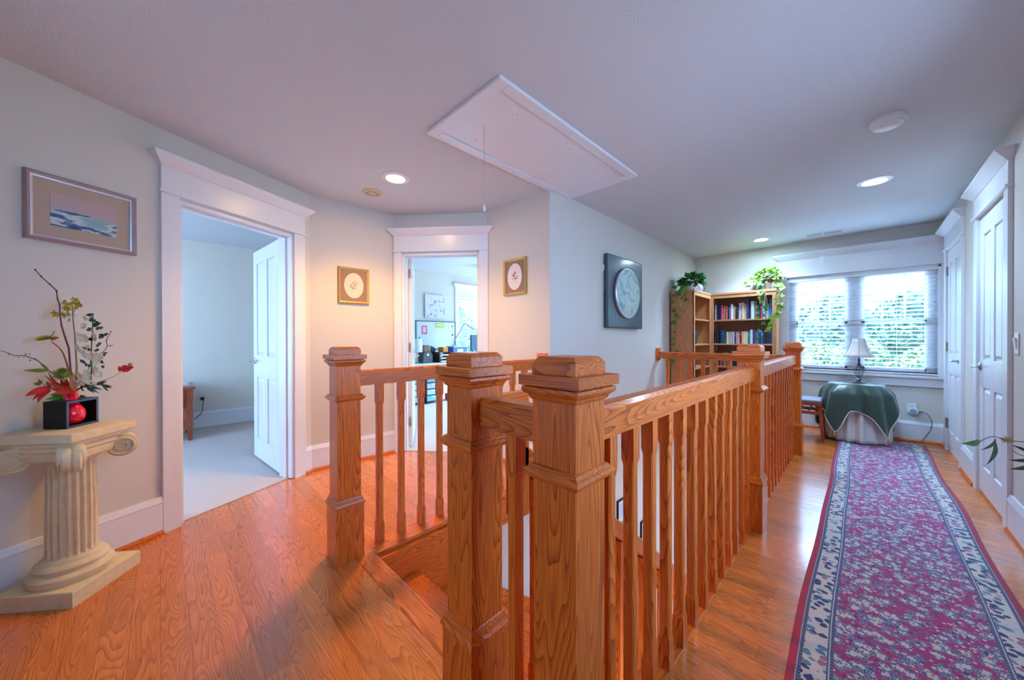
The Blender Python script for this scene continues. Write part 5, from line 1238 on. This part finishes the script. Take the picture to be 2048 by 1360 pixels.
def cart(label, y0, y1):
    t = thing('drawer_cart', label, 'drawer cart', (-5.50, (y0+y1)/2, .006)); w = (y1-y0)/2
    bm = B(); box(bm, -.16, .12, -w, -w+.014, .03, .50); box(bm, -.16, .12, w-.014, w, .03, .50); box(bm, -.16, .12, -w, w, .488, .502); box(bm, -.16, .12, -w, w, .03, .042); box(bm, -.16, -.15, -w, w, .03, .5); obj('cart_frame', bm, [blackm], t)
    for k in range(4):
        z0 = .046+.11*k; bm = B(); box(bm, -.14, .118, -w+.018, w-.018, z0, z0+.092); d_ = obj('drawer', bm, [mat('tinted_drawer', [(.16, .42, .55), (.36, .52, .62), (.42, .44, .50), (.14, .34, .50)][k], .2)], t, bevel=.003)
        bm = B(); box(bm, .118, .128, -.03, .03, z0+.065, z0+.078); obj('handle', bm, [plastic], d_)
    for y in (-w+.02, w-.02):
        for x in (-.13, .10):
            bm = B(); lathe(bm, [(.014, -.008), (.014, .008)], 12, Matrix.Translation((x, y, .015)) @ Matrix.Rotation(PI/2, 4, 'X')); obj('caster', bm, [blackm], t)
cart('black drawer cart with clear drawers under desk, left one', 2.90, 3.17); cart('black drawer cart with blue drawers under desk, right one', 3.29, 3.57)
bm = B(); box(bm, -.10, .10, -.07, .07, 0, .12); single('shoe_box', bm, [flat('red_print', (.35, .05, .08))], 'small dark red box on carpet under the desk', 'box', (-5.45, 3.86, .0065), 0, bevel=.003)
t = thing('ceiling_fan', 'white ceiling fan partly seen through the office doorway', 'ceiling fan', (-4.55, 4.45, H))
bm = B(); lathe(bm, [(.06, 0), (.05, -.04), (.015, -.05), (.015, -.12), (.09, -.14), (.10, -.20), (.05, -.23)], 28); obj('motor', bm, [white], t, smooth=True)
bm = B(); lathe(bm, [(.05, -.232), (.085, -.25), (.095, -.29), (.07, -.33), (0, -.345)], 28); obj('added_fill_globe', bm, [emis('fill_globe_glow', (.80, .90, 1.0), 5)], t, smooth=True)  # glowing globe added under the fan to brighten the office
for k in range(5):
    a_ = k*2*PI/5+.75; Mx = Matrix.Rotation(a_, 4, 'Z'); bm = B(); prism(bm, [(.09, -.03), (.20, -.06), (.62, -.065), (.65, 0), (.62, .065), (.20, .06), (.09, .03)], -.176, -.168, Mx=Mx); obj('blade', bm, [white], t)

# ------------------------------------------------------------------ outdoors behind the windows
gm_ = leafm('tree_foliage_light', (.16, .27, .15), (.30, .42, .26)); gm2 = leafm('tree_foliage_deep', (.10, .22, .18), (.20, .34, .26))
for m_ in (gm_, gm2): m_.node_tree.nodes['Principled BSDF'].inputs['Roughness'].default_value = .8
bm = B(); prism(bm, [(-40, 6.8), (40, 6.8), (40, 90), (-40, 90)], -3.4, -3.2); 
single('lawn', bm, [mat('meadow_grass', (.46, .44, .32), .9, bump=(2, 0, .3))], 'open grassy ground outside below the window', 'ground')['kind'] = 'structure'
hillm = leafm('hill_woodland', (.09, .19, .13), (.24, .36, .24)); hillm.node_tree.nodes['Noise Texture.001'].inputs['Scale'].default_value = 1.3; hillm.node_tree.nodes['Noise Texture.001'].inputs['Detail'].default_value = 8; hillm.node_tree.nodes['Principled BSDF'].inputs['Roughness'].default_value = .9
bm = B(); N_ = 30; V = {}
for j in range(12):
    for i in range(N_+1):
        x = -45+90*i/N_; y = 38+4*j; z = -3.2+15.5*(1-math.exp(-j/3.4))+1.1*math.sin(x*.21+j)+.8*math.sin(x*.5); V[i, j] = bm.verts.new((x, y, z))
for j in range(11):
    for i in range(N_): bm.faces.new((V[i, j], V[i+1, j], V[i+1, j+1], V[i, j+1]))
o = single('hillside', bm, [hillm], 'wooded hillside rising behind the trees outside', 'hill', smooth=True); o['kind'] = 'structure'
def tree(x, y, h, r, m, seed, z0=-3.2, label=''):
    t = thing('tree', label, 'tree', (x, y, z0), 0, 'trees outside the window'); rn = random.Random(seed)
    bm = B(); tube(bm, [(0, 0, 0), (.1, 0, h*.3), (0, .1, h*.6)], [r*.09, r*.07, r*.03], 8); obj('trunk', bm, [brown], t)
    bm = B()
    for k in range(3200):
        th = rn.uniform(0, 2*PI); zz = rn.uniform(-.9, 1); q = rn.uniform(.80, 1.0); bump_ = 1+.18*math.sin(3*th+seed)+.14*math.sin(5*zz+th*2)
        rr = math.sqrt(max(0, 1-zz*zz))*r*q*bump_; c_ = Vector((rr*math.cos(th), rr*math.sin(th), h*.58+zz*h*.42*q))
        s = .19*rn.uniform(.5, 1.3)*(r/2.2)**.5; a_ = Vector((rn.gauss(0, 1), rn.gauss(0, 1), rn.gauss(0, 1))).normalized(); b_ = a_.orthogonal().normalized()
        bm.faces.new([bm.verts.new(c_+p) for p in (a_*s, b_*s*.7, -a_*s, -b_*s*.7)])
    lathe(bm, [(r*.2, h*.2), (r*.7, h*.35), (r*.82, h*.6), (r*.6, h*.82), (r*.2, h*.95)], 14)
    obj('crown', bm, [m], t)
rn = random.Random(21); spots = []
for i in range(8): spots.append((-9.5+i*1.95-(i == 7)*1.2+rn.uniform(-.2, .2), (25, 29)[i % 2], 4.6+rn.uniform(-.8, .8), 1.25, gm_, 'light green tree'))
for i in range(9): spots.append((-17+i*3.9+rn.uniform(-.4, .4), (34, 40)[i % 2], 8.2+rn.uniform(-1, 1), 2.3, gm2, 'deep green tree'))
nm_ = ORD
cl = [0, 0]
for i, (x, y, h, r, m, kind) in enumerate(spots):
    j = 0 if i < 8 else 1; cl[j] += 1
    tree(x, y, h, r, m, i, label='%s outside the hallway window, %s from the left in the %s row' % (kind, nm_[cl[j]-1], ('nearer', 'farther')[j]))
t = thing('house', 'small white house with gabled roof far outside, low right in window', 'house', (2.18, 19.8, -3.2))
bm = B(); box(bm, -.9, 1.9, 0, 3, 0, 2.3); loft(bm, [[Vector((x, y, z)) for x, z in ((-.9, 2.3), (1.9, 2.3), (.5, 3.0))] for y in (0, 3)]); obj('walls', bm, [mat('white_siding', (.8, .8, .8), .7)], t)
for x in (.05, .55):
    bm = B(); box(bm, x-.17, x+.17, -.02, 0, 1.5, 2.1); obj('window', bm, [mat('dark_window', (.10, .16, .20), .2)], t)
for y, x, h, r, s in ((4.5, -13, 5.5, 1.9, 31), (9.5, -15, 6.5, 2.3, 32), (0.2, -16, 6.5, 2.3, 33)):
    tree(x, y, h, r, gm_, s, label={31: 'nearest leafy tree outside the office window', 32: 'right leafy tree outside the office window', 33: 'left leafy tree outside the office window'}[s])
bm = B(); box(bm, 3.2, 40, -30, 6.7, -3.4, -3.2); box(bm, -40, 3.1, -30, -2.9, -3.4, -3.2); struct('floor_outside_east', bm, [mat('pale_bounce_ground', (.55, .58, .62), .9)])  # unseen ground, coloured pale and bluish to bounce daylight indoors
bm = B(); box(bm, -40, -6.8, -10, 30, -3.4, -3.2); struct('floor_outside_west', bm, [mat('meadow_west', (.26, .30, .14), .9)])
